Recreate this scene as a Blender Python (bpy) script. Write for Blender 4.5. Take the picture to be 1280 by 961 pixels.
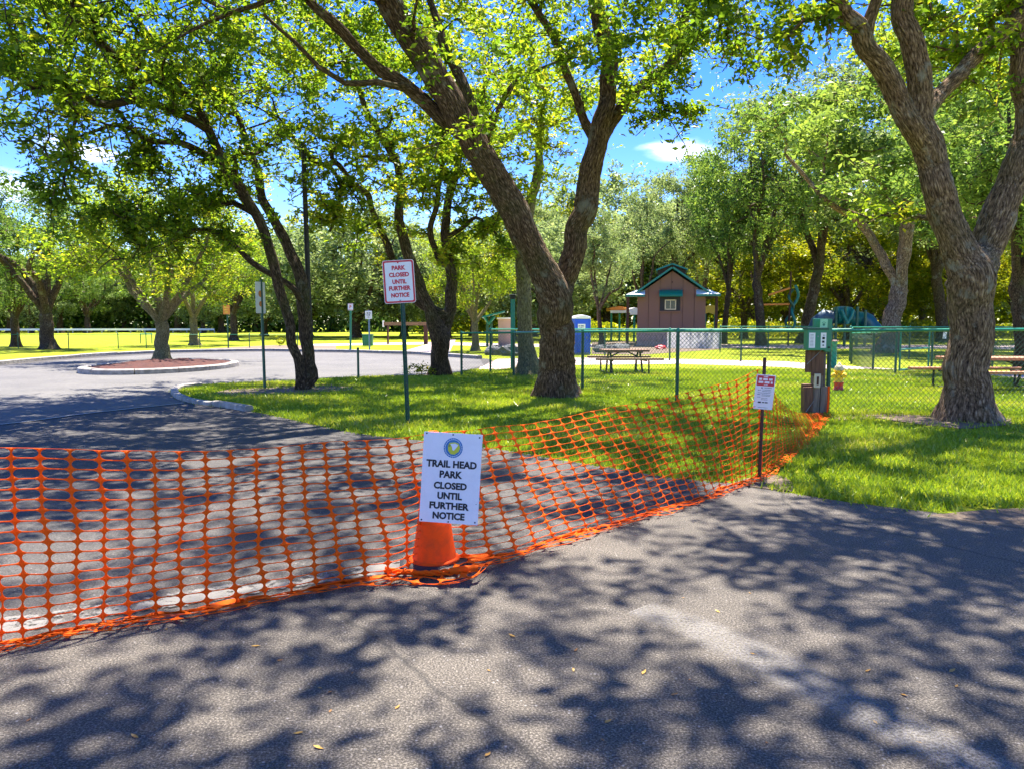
import bpy, math, random
import numpy as np
from mathutils import Vector, Matrix
from mathutils.geometry import tessellate_polygon
SC = bpy.context.scene
for o in list(bpy.data.objects): bpy.data.objects.remove(o)
R = math.radians
COL = SC.collection

# ------------------------------------------------------------------ camera
CAMH, FPX, PITCH = 1.28, 924.0, R(4.61)
cam_d = bpy.data.cameras.new('camera'); cam = bpy.data.objects.new('camera', cam_d); COL.objects.link(cam)
cam.location = (0, 0, CAMH); cam.rotation_euler = (R(90) - PITCH, 0, 0)
cam_d.sensor_width = 36; cam_d.lens = FPX / 1280 * 36; cam_d.clip_start = .05; cam_d.clip_end = 3000
SC.camera = cam

# ------------------------------------------------------------------ light
SUN_EL, SUN_AZ = R(70), R(12)          # azimuth from +Y towards +X
SUN_DIR = Vector((math.sin(SUN_AZ)*math.cos(SUN_EL), math.cos(SUN_AZ)*math.cos(SUN_EL), math.sin(SUN_EL)))
sun_d = bpy.data.lights.new('sun', 'SUN'); sun_d.energy = 3.8; sun_d.angle = R(.53); sun_d.color = (1, .94, .84)
sun = bpy.data.objects.new('sun', sun_d); COL.objects.link(sun); sun.location = SUN_DIR*60
sun.rotation_euler = SUN_DIR.to_track_quat('Z', 'Y').to_euler()
SC.view_settings.view_transform = 'Standard'; SC.view_settings.look = 'None'
SC.view_settings.exposure = 2.3; SC.view_settings.gamma = 1
SC.cycles.max_bounces = 8; SC.cycles.transparent_max_bounces = 8; SC.cycles.use_denoising = True
SC.cycles.transmission_bounces = 6; SC.cycles.diffuse_bounces = 4; SC.cycles.sample_clamp_indirect = 6

W = bpy.data.worlds.new('World'); SC.world = W; W.use_nodes = True
nt = W.node_tree; nt.nodes.clear()
def wn(t, **k):
    n = nt.nodes.new(t)
    for a, b in k.items(): setattr(n, a, b)
    return n
out = wn('ShaderNodeOutputWorld'); bg = wn('ShaderNodeBackground'); bg.inputs[1].default_value = .13
sky = wn('ShaderNodeTexSky', sky_type='NISHITA', sun_disc=False)
sky.sun_elevation = SUN_EL; sky.sun_rotation = SUN_AZ; sky.air_density = 1.0; sky.dust_density = .35; sky.ozone_density = 4.5
hs = wn('ShaderNodeHueSaturation'); hs.inputs['Hue'].default_value = .527; hs.inputs['Saturation'].default_value = 1.42; hs.inputs['Value'].default_value = .6
nt.links.new(sky.outputs[0], hs.inputs['Color'])
# thin fair-weather cloud: one small bank over the shelter, one at the left, faint streaks everywhere
tc = wn('ShaderNodeTexCoord'); sep = wn('ShaderNodeSeparateXYZ'); nt.links.new(tc.outputs['Generated'], sep.inputs[0])
def wm(op, a, b=None, c=None):
    n = wn('ShaderNodeMath', operation=op)
    for i, v in enumerate((a, b, c)):
        if v is None: continue
        if isinstance(v, (int, float)): n.inputs[i].default_value = v
        else: nt.links.new(v, n.inputs[i])
    return n.outputs[0]
az = wm('ARCTAN2', sep.outputs[0], sep.outputs[1]); el = wm('ARCSINE', sep.outputs[2])
mp = wn('ShaderNodeMapping'); nt.links.new(tc.outputs['Generated'], mp.inputs[0]); mp.inputs['Scale'].default_value = (9, 9, 30)
nz = wn('ShaderNodeTexNoise'); nt.links.new(mp.outputs[0], nz.inputs[0]); nz.inputs['Scale'].default_value = 1.6; nz.inputs['Detail'].default_value = 6
def bank(a0, e0, wa, we):
    da = wm('DIVIDE', wm('SUBTRACT', az, a0), wa); de = wm('DIVIDE', wm('SUBTRACT', el, e0), we)
    d = wm('SQRT', wm('ADD', wm('MULTIPLY', da, da), wm('MULTIPLY', de, de)))
    v = wm('ADD', wm('SUBTRACT', 1.0, d), wm('MULTIPLY', wm('SUBTRACT', nz.outputs[0], .5), 1.8))
    n = wn('ShaderNodeMapRange', interpolation_type='SMOOTHSTEP'); nt.links.new(v, n.inputs[0])
    n.inputs[1].default_value = .0; n.inputs[2].default_value = .95
    return n.outputs[0]
banks = [bank(.228, .221, .068, .019), bank(-.515, .195, .05, .022), bank(-.60, .15, .06, .02), bank(1.2, .3, .3, .06), bank(-1.9, .35, .4, .08), bank(2.7, .3, .5, .08)]
m = banks[0]
for b in banks[1:]: m = wm('MAXIMUM', m, b)
mix = wn('ShaderNodeMixRGB'); nt.links.new(wm('MULTIPLY', m, .8), mix.inputs[0]); nt.links.new(hs.outputs[0], mix.inputs[1]); mix.inputs[2].default_value = (4.3, 4.6, 5.2, 1)
nt.links.new(mix.outputs[0], bg.inputs[0]); nt.links.new(bg.outputs[0], out.inputs[0])

# ------------------------------------------------------------------ helpers
_c, _s = math.cos(PITCH), math.sin(PITCH)
def ray(x, y):
    a = (x - 640)/FPX; b = -(y - 480.5)/FPX
    return Vector((a, _c + b*_s, -_s + b*_c))
def P(x, y, Y):                        # point seen at photo pixel x, y at distance Y
    d = ray(x, y); return Vector((d.x/d.y*Y, Y, CAMH + d.z/d.y*Y))
def G(x, y, z=0.0):                    # ground point seen at photo pixel
    d = ray(x, y); t = (z - CAMH)/d.z
    return Vector((d.x*t, d.y*t, z))
def pix(p):                            # world points (N,3) -> photo pixels
    v = np.asarray(p, float) - np.array([0, 0, CAMH])
    zc = v[:, 1]*_c - v[:, 2]*_s; u = v[:, 1]*_s + v[:, 2]*_c
    zc = np.where(zc < .1, .1, zc)
    return np.stack([640 + FPX*v[:, 0]/zc, 480.5 - FPX*u/zc, zc], 1)

def tag(o, label=None, cat=None, group=None, kind=None):
    if label: o['label'] = label
    if cat: o['category'] = cat
    if group: o['group'] = group
    if kind: o['kind'] = kind
    return o
def empty(name, loc=(0, 0, 0), rz=0, label=None, cat=None, group=None, rot=None):
    o = bpy.data.objects.new(name, None); COL.objects.link(o); o.location = loc
    o.rotation_euler = rot if rot else (0, 0, rz); o.empty_display_size = .2
    return tag(o, label, cat, group)
def mesh_np(name, V, F, mat, parent=None, smooth=False, attrs=None):
    V = np.ascontiguousarray(V, dtype=np.float32); F = np.ascontiguousarray(F, dtype=np.int32)
    me = bpy.data.meshes.new(name); k = F.shape[1]
    me.vertices.add(len(V)); me.vertices.foreach_set('co', V.ravel())
    me.loops.add(F.size); me.loops.foreach_set('vertex_index', F.ravel())
    me.polygons.add(len(F)); me.polygons.foreach_set('loop_start', np.arange(0, F.size, k, dtype=np.int32))
    if smooth: me.polygons.foreach_set('use_smooth', np.ones(len(F), dtype=bool))
    for an, (ty, data) in (attrs or {}).items():
        at = me.attributes.new(an, ty, 'POINT')
        at.data.foreach_set('vector' if ty == 'FLOAT_VECTOR' else 'value', np.ascontiguousarray(data, dtype=np.float32).ravel())
    me.update(calc_edges=True); me.materials.append(mat)
    o = bpy.data.objects.new(name, me); COL.objects.link(o)
    if parent: o.parent = parent
    return o
class MB:
    def __init__(s): s.v = []; s.f = []; s.sm = []
    def add(s, vs, fs, sm=False):
        n = len(s.v); s.v += [tuple(v) for v in vs]; s.f += [tuple(n+i for i in f) for f in fs]; s.sm += [sm]*len(fs)
        return s
    def box(s, c, d, M=None):
        x, y, z = d[0]/2, d[1]/2, d[2]/2
        vs = [Vector((a*x, b*y, e*z)) for e in (-1, 1) for b in (-1, 1) for a in (-1, 1)]
        if M is not None: vs = [M @ v for v in vs]
        c = Vector(c); vs = [v + c for v in vs]
        return s.add(vs, [(0,2,3,1),(4,5,7,6),(0,1,5,4),(2,6,7,3),(0,4,6,2),(1,3,7,5)])
    def tube(s, pts, r, k=8, cap=True, sm=True):
        pts = [Vector(p) for p in pts]; n = len(pts)
        rs = [r]*n if isinstance(r, (int, float)) else list(r)
        vs = []; up = None
        for i, p in enumerate(pts):
            t = (pts[min(i+1, n-1)] - pts[max(i-1, 0)]).normalized()
            if up is None: up = Vector((0, 0, 1)) if abs(t.z) < .9 else Vector((1, 0, 0))
            a = t.cross(up).normalized(); b = a.cross(t).normalized(); up = b
            for j in range(k):
                q = 2*math.pi*j/k; vs.append(p + (a*math.cos(q) + b*math.sin(q))*rs[i])
        fs = [(i*k+j, i*k+(j+1) % k, (i+1)*k+(j+1) % k, (i+1)*k+j) for i in range(n-1) for j in range(k)]
        s.add(vs, fs, sm)
        if cap:
            s.add(vs[:k], [tuple(range(k))]); s.add(vs[-k:], [tuple(reversed(range(k)))])
        return s
    def lathe(s, prof, c=(0, 0, 0), k=24, sm=True, sx=1, sy=1):
        c = Vector(c); vs = [c + Vector((r*sx*math.cos(2*math.pi*j/k), r*sy*math.sin(2*math.pi*j/k), z)) for r, z in prof for j in range(k)]
        fs = [(i*k+j, i*k+(j+1) % k, (i+1)*k+(j+1) % k, (i+1)*k+j) for i in range(len(prof)-1) for j in range(k)]
        s.add(vs, fs, sm)
        if prof[0][0] > 1e-4: s.add(vs[:k], [tuple(reversed(range(k)))])
        if prof[-1][0] > 1e-4: s.add(vs[-k:], [tuple(range(k))])
        return s
    def prism(s, poly, t, M=None):     # polygon in local XZ, extruded along Y by t
        n = len(poly); vs = [Vector((x, -t/2, z)) for x, z in poly] + [Vector((x, t/2, z)) for x, z in poly]
        if M is not None: vs = [M @ v for v in vs]
        fs = [tuple(range(n)), tuple(reversed(range(n, 2*n)))] + [(i, n+i, n+(i+1) % n, (i+1) % n) for i in range(n)]
        return s.add(vs, fs)
    def build(s, name, mat, parent=None, bevel=0, seg=2, sub=False):
        me = bpy.data.meshes.new(name); me.from_pydata([tuple(v) for v in s.v], [], s.f); me.update()
        me.polygons.foreach_set('use_smooth', s.sm); me.materials.append(mat)
        o = bpy.data.objects.new(name, me); COL.objects.link(o)
        if parent: o.parent = parent
        if bevel:
            b = o.modifiers.new('bevel', 'BEVEL'); b.width = bevel; b.segments = seg; b.limit_method = 'ANGLE'
        return o
def box(name, c, d, mat, parent=None, bevel=0, M=None): return MB().box(c, d, M).build(name, mat, parent, bevel)
def copy_of(o, parent, loc=None, rot=None, scale=None):
    c = o.copy(); COL.objects.link(c); c.parent = parent
    if loc is not None: c.location = loc
    if rot is not None: c.rotation_euler = rot
    if scale is not None: c.scale = scale
    return c

# ------------------------------------------------------------------ materials
def newmat(name):
    m = bpy.data.materials.new(name); m.use_nodes = True; t = m.node_tree
    return m, t, t.nodes['Principled BSDF'], t.nodes['Material Output']
def N(t, ty, ins=None, **k):
    n = t.nodes.new(ty)
    for a, b in k.items(): setattr(n, a, b)
    for a, b in (ins or {}).items():
        if isinstance(b, bpy.types.NodeSocket): t.links.new(b, n.inputs[a])
        else: n.inputs[a].default_value = b
    return n
def ramp(t, fac, stops, interp='LINEAR'):
    n = N(t, 'ShaderNodeValToRGB', {0: fac}); cr = n.color_ramp; cr.interpolation = interp
    while len(cr.elements) < len(stops): cr.elements.new(.5)
    for e, (p, c) in zip(cr.elements, stops): e.position = p; e.color = (*c, 1) if len(c) == 3 else c
    return n.outputs[0]
def mixc(t, fac, a, b, mode='MIX'):
    n = N(t, 'ShaderNodeMixRGB', blend_type=mode)
    for i, v in enumerate((fac, a, b)):
        if isinstance(v, bpy.types.NodeSocket): t.links.new(v, n.inputs[i])
        elif i == 0: n.inputs[0].default_value = v
        else: n.inputs[i].default_value = (*v, 1)
    return n.outputs[0]
def bump(t, h, bs, strength=.5, dist=.01):
    n = N(t, 'ShaderNodeBump', {'Height': h, 'Strength': strength, 'Distance': dist}); t.links.new(n.outputs[0], bs.inputs['Normal']); return n
def paint(name, col, rough=.5, metal=0, wear=.25, scale=14, dirt=(.12, .10, .08), spec=.5, bmp=.15):
    m, t, bs, o = newmat(name); tc = N(t, 'ShaderNodeTexCoord')
    n1 = N(t, 'ShaderNodeTexNoise', {0: tc.outputs['Object'], 'Scale': scale, 'Detail': 6, 'Roughness': .65})
    n2 = N(t, 'ShaderNodeTexNoise', {0: tc.outputs['Object'], 'Scale': scale*9, 'Detail': 3})
    f = ramp(t, n1.outputs[0], [(.45, (0, 0, 0)), (.75, (wear, wear, wear))])
    c = mixc(t, f, col, dirt)
    c = mixc(t, .12, c, mixc(t, n2.outputs[0], (.6, .6, .6), (1.3, 1.3, 1.3)), 'MULTIPLY')
    t.links.new(c, bs.inputs['Base Color']); bs.inputs['Roughness'].default_value = rough; bs.inputs['Metallic'].default_value = metal
    bs.inputs['Specular IOR Level'].default_value = spec
    bump(t, n2.outputs[0], bs, bmp, .002)
    return m
M = {}
M['green_metal'] = paint('green_metal', (.01, .22, .13), .4)
M['dark_green_metal'] = paint('dark_green_metal', (.006, .085, .055), .4)
M['teal_metal'] = paint('teal_metal', (.0, .17, .15), .35)
M['box_green'] = paint('box_green', (.02, .24, .13), .4)
M['white'] = paint('white_sheet', (.86, .85, .84), .4, wear=.08)
M['red'] = paint('red_paint', (.62, .03, .05), .5, wear=.1)
M['black'] = paint('black_print', (.012, .012, .015), .6, wear=0)
M['blackp'] = paint('black_rubber', (.02, .02, .022), .75)
M['cone'] = paint('cone_orange', (.95, .085, .003), .6, spec=.15, wear=.45, scale=14, dirt=(.25, .05, .02))
M['rust'] = paint('rusty_steel', (.06, .022, .014), .8, wear=.6, scale=40, dirt=(.15, .06, .03))
M['blue'] = paint('blue_plastic', (.008, .10, .72), .45, wear=.08)
M['palegreen'] = paint('pale_green_sheet', (.35, .7, .42), .5, wear=.05)
M['grey_metal'] = paint('galvanised_metal', (.3, .31, .32), .45, metal=.6)
M['wire'] = paint('vinyl_wire', (.015, .07, .04), .4, wear=.1)
M['pole'] = paint('dark_pole', (.012, .009, .007), .6)
M['brown_siding'] = paint('brown_siding', (.2, .1, .072), .75, wear=.2, scale=3)
M['cream'] = paint('cream_plastic', (.6, .52, .36), .5)
M['yellow'] = paint('yellow_paint', (.8, .5, .03), .45)
M['orange'] = paint('orange_paint', (.75, .25, .04), .5)
M['ltblue'] = paint('pale_blue_plastic', (.12, .2, .34), .45)
M['glass'] = paint('dark_glass', (.015, .02, .02), .08, wear=0)
M['seal_blue'] = paint('seal_blue', (.02, .18, .42), .5, wear=0)
M['seal_yellow'] = paint('seal_yellow', (.6, .62, .03), .5, wear=0)
M['pink'] = paint('pink_concrete', (.5, .33, .28), .85, wear=.4, scale=2)

mb_, tb_, bb_, ob_ = newmat('banner_vinyl'); bb_.inputs['Base Color'].default_value = (.88, .88, .88, 1); _tr = N(tb_, 'ShaderNodeBsdfTranslucent', {0: (.88, .88, .88, 1)}); _mx = N(tb_, 'ShaderNodeMixShader', {0: .6, 1: bb_.outputs[0], 2: _tr.outputs[0]}); tb_.links.new(_mx.outputs[0], ob_.inputs[0]); M['vinyl'] = mb_
def wood(name, a, b, rough=.75, s=(1.2, 14, 14)):
    m, t, bs, o = newmat(name); tc = N(t, 'ShaderNodeTexCoord'); mp = N(t, 'ShaderNodeMapping', {0: tc.outputs['Object'], 'Scale': s})
    n = N(t, 'ShaderNodeTexNoise', {0: mp.outputs[0], 'Scale': 3, 'Detail': 6, 'Distortion': .6})
    t.links.new(ramp(t, n.outputs[0], [(.3, a), (.7, b)]), bs.inputs['Base Color']); bs.inputs['Roughness'].default_value = rough
    bump(t, n.outputs[0], bs, .5, .006); return m
M['table_wood'] = wood('weathered_orange_board', (.34, .11, .05), (.58, .28, .16))
M['bench_wood'] = wood('weathered_brown_board', (.13, .065, .035), (.3, .17, .1))
M['post_wood'] = wood('brown_timber', (.075, .03, .014), (.2, .095, .05), s=(14, 14, 1.2))
M['grey_wood'] = wood('grey_timber', (.10, .075, .055), (.24, .19, .15), s=(14, 14, 1.2))

def mk_stone(name, a, b, scale=6):
    m, t, bs, o = newmat(name); tc = N(t, 'ShaderNodeTexCoord')
    v = N(t, 'ShaderNodeTexVoronoi', {0: tc.outputs['Object'], 'Scale': scale}); n = N(t, 'ShaderNodeTexNoise', {0: tc.outputs['Object'], 'Scale': scale*3, 'Detail': 8})
    c = mixc(t, .35, ramp(t, n.outputs[0], [(.3, a), (.7, b)]), ramp(t, v.outputs['Distance'], [(0, (1.1, 1.1, 1.1)), (.7, (.5, .5, .5))]), 'MULTIPLY')
    t.links.new(c, bs.inputs['Base Color']); bs.inputs['Roughness'].default_value = .9; bump(t, n.outputs[0], bs, .6, .02); return m
M['stone'] = mk_stone('pinkish_stone', (.42, .25, .2), (.7, .5, .43), 5)
M['kerb'] = mk_stone('kerb_concrete', (.24, .215, .185), (.46, .42, .37), 3)
M['rock'] = mk_stone('grey_rock', (.06, .065, .065), (.17, .175, .17), 3)

def mk_asphalt(name, base, light, lot=False):
    m, t, bs, o = newmat(name); tc = N(t, 'ShaderNodeTexCoord'); X = tc.outputs['Object']
    sp = N(t, 'ShaderNodeTexNoise', {0: X, 'Scale': 125, 'Detail': 4, 'Roughness': .75})
    v = N(t, 'ShaderNodeTexVoronoi', {0: X, 'Scale': 150}); v2 = N(t, 'ShaderNodeTexVoronoi', {0: X, 'Scale': 62})
    big = N(t, 'ShaderNodeTexNoise', {0: X, 'Scale': .7, 'Detail': 6}); mid = N(t, 'ShaderNodeTexNoise', {0: X, 'Scale': 5, 'Detail': 5})
    c = ramp(t, sp.outputs[0], [(.36, tuple(.3*x for x in base)), (.51, base), (.68, light)])
    chip = ramp(t, v2.outputs['Color'], [(.80, (0, 0, 0)), (.9, (1, 1, 1))])
    edge = ramp(t, v2.outputs['Distance'], [(.18, (1, 1, 1)), (.34, (0, 0, 0))])
    c = mixc(t, mixc(t, 1, mixc(t, .75, (0, 0, 0), chip), edge, 'MULTIPLY'), c, (.36, .34, .33))
    c = mixc(t, .55, c, ramp(t, big.outputs[0], [(.3, (.7, .7, .72)), (.7, (1.25, 1.22, 1.2))]), 'MULTIPLY')
    c = mixc(t, .4, c, ramp(t, mid.outputs[0], [(.3, (.75, .75, .75)), (.7, (1.2, 1.2, 1.2))]), 'MULTIPLY')
    if not lot:
        # cracks
        n = N(t, 'ShaderNodeTexNoise', {0: X, 'Scale': 1.2, 'Detail': 5}); dx = mixc(t, .35, X, n.outputs['Color'], 'ADD')
        cr = N(t, 'ShaderNodeTexVoronoi', {0: dx, 'Scale': .35}, feature='DISTANCE_TO_EDGE')
        c = mixc(t, ramp(t, cr.outputs['Distance'], [(.0, (.6, .6, .6)), (.006, (0, 0, 0))]), c, (.02, .02, .02))
    t.links.new(c, bs.inputs['Base Color']); bs.inputs['Roughness'].default_value = .85; bs.inputs['Specular IOR Level'].default_value = .35
    h = mixc(t, .5, sp.outputs[0], v.outputs['Distance']); bump(t, h, bs, .9, .012 if not lot else .005)
    return m
M['asphalt'] = mk_asphalt('coarse_asphalt', (.10, .086, .07), (.33, .292, .246))
M['asphalt_lot'] = mk_asphalt('smooth_asphalt', (.065, .058, .052), (.14, .13, .12), True)  # base darkened to stand in for tree shade behind the net
M['asphalt_pale'] = mk_asphalt('pale_asphalt', (.125, .119, .11), (.21, .2, .187), True)

def mk_lawn():
    m, t, bs, o = newmat('lawn'); tc = N(t, 'ShaderNodeTexCoord'); X = tc.outputs['Object']
    a = N(t, 'ShaderNodeTexNoise', {0: X, 'Scale': 1.1, 'Detail': 8, 'Roughness': .6}); b = N(t, 'ShaderNodeTexNoise', {0: X, 'Scale': 30, 'Detail': 5, 'Roughness': .7})
    c = ramp(t, a.outputs[0], [(.32, (.17, .23, .016)), (.55, (.3, .35, .02)), (.74, (.42, .4, .06))])
    c = mixc(t, .75, c, ramp(t, b.outputs[0], [(.3, (.35, .4, .3)), (.7, (1.4, 1.35, 1.2))]), 'MULTIPLY')
    d = N(t, 'ShaderNodeTexNoise', {0: X, 'Scale': .45, 'Detail': 7, 'Roughness': .7})
    c = mixc(t, ramp(t, d.outputs[0], [(.66, (0, 0, 0)), (.76, (.6, .6, .6))]), c, (.3, .22, .1))
    t.links.new(c, bs.inputs['Base Color']); bs.inputs['Roughness'].default_value = 1; bs.inputs['Specular IOR Level'].default_value = .1
    bump(t, b.outputs[0], bs, 1, .05); return m
M['lawn'] = mk_lawn()
def mk_soil(name, a, b, sc=20, alpha=False):
    m, t, bs, o = newmat(name); tc = N(t, 'ShaderNodeTexCoord'); X = tc.outputs['Object']
    n = N(t, 'ShaderNodeTexNoise', {0: X, 'Scale': sc, 'Detail': 8, 'Roughness': .75})
    t.links.new(ramp(t, n.outputs[0], [(.3, a), (.7, b)]), bs.inputs['Base Color']); bs.inputs['Roughness'].default_value = .95
    bump(t, n.outputs[0], bs, 1, .03); return m
M['dirt'] = mk_soil('leafy_dirt', (.05, .035, .025), (.28, .2, .13))
M['mulch'] = mk_soil('red_mulch', (.02, .006, .004), (.11, .028, .014), 9)
M['path'] = mk_soil('pink_path', (.42, .3, .26), (.58, .46, .42), 12)
def mk_worn(name, col, cover, soft=1):
    m, t, bs, o = newmat(name); tc = N(t, 'ShaderNodeTexCoord'); X = tc.outputs['Object']
    n = N(t, 'ShaderNodeTexNoise', {0: X, 'Scale': 26, 'Detail': 8, 'Roughness': .75}); g = N(t, 'ShaderNodeTexNoise', {0: X, 'Scale': 2.2, 'Detail': 3})
    f = N(t, 'ShaderNodeMath', {0: n.outputs[0], 1: g.outputs[0]}, operation='ADD')
    at = N(t, 'ShaderNodeAttribute', attribute_name='edge'); f2 = N(t, 'ShaderNodeMath', {0: f.outputs[0], 1: at.outputs['Fac']}, operation='SUBTRACT')
    fac = ramp(t, f2.outputs[0], [(max(0, 1-cover-.05), (0, 0, 0)), (min(1, 1-cover+.12), (1, 1, 1))])
    t.links.new(mixc(t, n.outputs[0], tuple(.6*x for x in col), tuple(1.25*x for x in col)), bs.inputs['Base Color']); bs.inputs['Roughness'].default_value = .8
    sp = N(t, 'ShaderNodeTexNoise', {0: X, 'Scale': 95, 'Detail': 4, 'Roughness': .75}); bump(t, sp.outputs[0], bs, .8, .01)
    tr = N(t, 'ShaderNodeBsdfTransparent'); mx = N(t, 'ShaderNodeMixShader', {0: fac}); t.links.new(tr.outputs[0], mx.inputs[1]); t.links.new(bs.outputs[0], mx.inputs[2])
    t.links.new(mx.outputs[0], o.inputs[0])
    if soft < .7:
        a1 = N(t, 'ShaderNodeTexNoise', {0: X, 'Scale': 90, 'Detail': 4, 'Roughness': .75}); e1 = N(t, 'ShaderNodeMath', {0: 1.0, 1: at.outputs['Fac']}, operation='SUBTRACT'); e2 = ramp(t, e1.outputs[0], [(.5, (0, 0, 0)), (1, (1, 1, 1))]); g3 = ramp(t, g.outputs[0], [(.3, (.35, .35, .35)), (.6, (1, 1, 1))]); fac = mixc(t, 1, mixc(t, 1, ramp(t, a1.outputs[0], [(.42, (.25, .25, .25)), (.56, (1, 1, 1))]), e2, 'MULTIPLY'), g3, 'MULTIPLY')
    if soft < 1: f3 = N(t, 'ShaderNodeMath', {0: fac, 1: soft}, operation='MULTIPLY'); t.links.new(f3.outputs[0], mx.inputs[0])
    return m
M['worn_white'] = mk_worn('worn_white_paint', (.22, .207, .19), .02, .8)
M['worn_line'] = mk_worn('worn_line', (.33, .305, .275), -.02, .65)
M['plate'] = mk_worn('seam', (.4, .37, .33), .3)

def mk_leaf(name, stops, tl, tmix=.45, gloss=.012):
    m, t, bs, o = newmat(name); at = N(t, 'ShaderNodeAttribute', attribute_name='tint')
    c = ramp(t, at.outputs['Fac'], stops); t.nodes.remove(bs)
    d = N(t, 'ShaderNodeBsdfDiffuse', {0: c}); tc = mixc(t, 1, c, tl, 'MULTIPLY'); tr = N(t, 'ShaderNodeBsdfTranslucent', {0: tc})
    mx = N(t, 'ShaderNodeMixShader', {0: tmix, 1: d.outputs[0], 2: tr.outputs[0]})
    gl = N(t, 'ShaderNodeBsdfGlossy', {0: (1, 1, 1, 1), 'Roughness': .35}); m2 = N(t, 'ShaderNodeMixShader', {0: gloss, 1: mx.outputs[0], 2: gl.outputs[0]})
    t.links.new(m2.outputs[0], o.inputs[0]); return m
M['oak_leaf'] = mk_leaf('oak_leaf', [(0, (.03, .07, .012)), (.4, (.085, .148, .014)), (.78, (.17, .225, .018)), (1, (.3, .28, .03))], (2.4, 2.35, 1.0), .52)
M['oak_leaf_dark'] = mk_leaf('oak_leaf_cool', [(0, (.035, .085, .02)), (.5, (.12, .2, .04)), (1, (.28, .35, .07))], (1.6, 1.6, 1.0), .42)
M['pale_leaf'] = mk_leaf('pale_leaf', [(0, (.08, .13, .05)), (.5, (.22, .29, .11)), (1, (.42, .46, .2))], (1.4, 1.4, 1.0), .4)
M['shrub_leaf'] = mk_leaf('shrub_leaf', [(0, (.05, .1, .01)), (.5, (.16, .21, .01)), (1, (.4, .36, .015))], (1.9, 1.7, 1.0), .45)
M['wood_leaf'] = mk_leaf('far_leaf', [(0, (.03, .07, .02)), (.5, (.09, .16, .03)), (1, (.2, .27, .05))], (1.2, 1.3, 1.0), .3)
M['grass'] = mk_leaf('grass_blade', [(0, (.12, .21, .01)), (.5, (.27, .38, .016)), (.85, (.45, .47, .03)), (1, (.56, .48, .16))], (1.2, 1.15, 1.0), .4, .03)
M['dry_leaf'] = mk_leaf('dry_leaf', [(0, (.3, .14, .04)), (1, (.6, .35, .08))], (1, 1, 1), .2, .05)

def mk_bark(name, dark, midc, pale, lich, moss=.3):
    m, t, bs, o = newmat(name); at = N(t, 'ShaderNodeAttribute', attribute_name='bark'); X = at.outputs['Vector']
    mp = N(t, 'ShaderNodeMapping', {0: X, 'Scale': (1, 1, .27)})
    w = N(t, 'ShaderNodeTexNoise', {0: mp.outputs[0], 'Scale': 7, 'Detail': 4}); wx = mixc(t, .2, mp.outputs[0], w.outputs['Color'], 'ADD')
    v = N(t, 'ShaderNodeTexVoronoi', {0: wx, 'Scale': 26}, feature='DISTANCE_TO_EDGE'); n = N(t, 'ShaderNodeTexNoise', {0: mp.outputs[0], 'Scale': 45, 'Detail': 8, 'Roughness': .7})
    g = N(t, 'ShaderNodeTexNoise', {0: X, 'Scale': 2.6, 'Detail': 6, 'Roughness': .7})
    vn = mixc(t, .6, v.outputs['Distance'], n.outputs[0]); c = ramp(t, vn, [(.24, dark), (.38, midc), (.56, pale)])
    c = mixc(t, .85, c, ramp(t, n.outputs[0], [(.3, (.45, .45, .45)), (.7, (1.5, 1.45, 1.4))]), 'MULTIPLY')
    c = mixc(t, ramp(t, g.outputs[0], [(.56, (0, 0, 0)), (.68, (lich, lich, lich))]), c, (.36, .34, .3))
    g2 = N(t, 'ShaderNodeTexNoise', {0: X, 'Scale': 1.3, 'Detail': 5}); c = mixc(t, ramp(t, g2.outputs[0], [(.5, (0, 0, 0)), (.65, (moss, moss, moss))]), c, (.07, .085, .015))
    t.links.new(c, bs.inputs['Base Color']); bs.inputs['Roughness'].default_value = .95; bs.inputs['Specular IOR Level'].default_value = .15
    h = mixc(t, .55, v.outputs['Distance'], n.outputs[0]); bump(t, h, bs, 1, .07); return m
M['bark'] = mk_bark('oak_bark', (.028, .018, .012), (.14, .088, .058), (.36, .26, .19), .6, .3)
M['bark_warm'] = mk_bark('warm_bark', (.045, .028, .018), (.23, .15, .095), (.52, .39, .27), .85, .2)
M['bark_pale'] = mk_bark('pale_bark', (.07, .055, .03), (.22, .19, .10), (.36, .32, .2), .3, .3)
M['bark_dark'] = mk_bark('dark_bark', (.02, .014, .01), (.09, .062, .042), (.25, .18, .13), .45, .35)
# ------------------------------------------------------------------ ground, roads, kerbs
RNG = np.random.default_rng(5)
def sheet(name, pts, z, mat, sub=None, jag=0, kind='structure', edge=False, seed=1):
    rng = np.random.default_rng(seed); P2 = [Vector((p[0], p[1], 0)) for p in pts]
    if jag:
        q = []
        for i, a in enumerate(P2):
            b = P2[(i+1) % len(P2)]; L = (b-a).length; n = max(1, min(120, int(L/(jag*3))))
            for k in range(n):
                p = a.lerp(b, k/n)
                if k and p.y < 40: p = p + Vector((rng.normal(0, jag*.5), rng.normal(0, jag*.5), 0))
                q.append(p)
        P2 = q
    tr = tessellate_polygon([P2]); me = bpy.data.meshes.new(name)
    me.from_pydata([(p.x, p.y, z) for p in P2], [], [t for t in tr]); me.update()
    if me.polygons and me.polygons[0].normal.z < 0: me.flip_normals()
    me.materials.append(mat); o = bpy.data.objects.new(name, me); COL.objects.link(o); tag(o, kind=kind); return o, P2
def smooth(pts, step=.4):
    q = crom0([(p[0], p[1]) for p in pts], step); return [Vector((a, b, 0)) for a, b in q]
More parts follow.
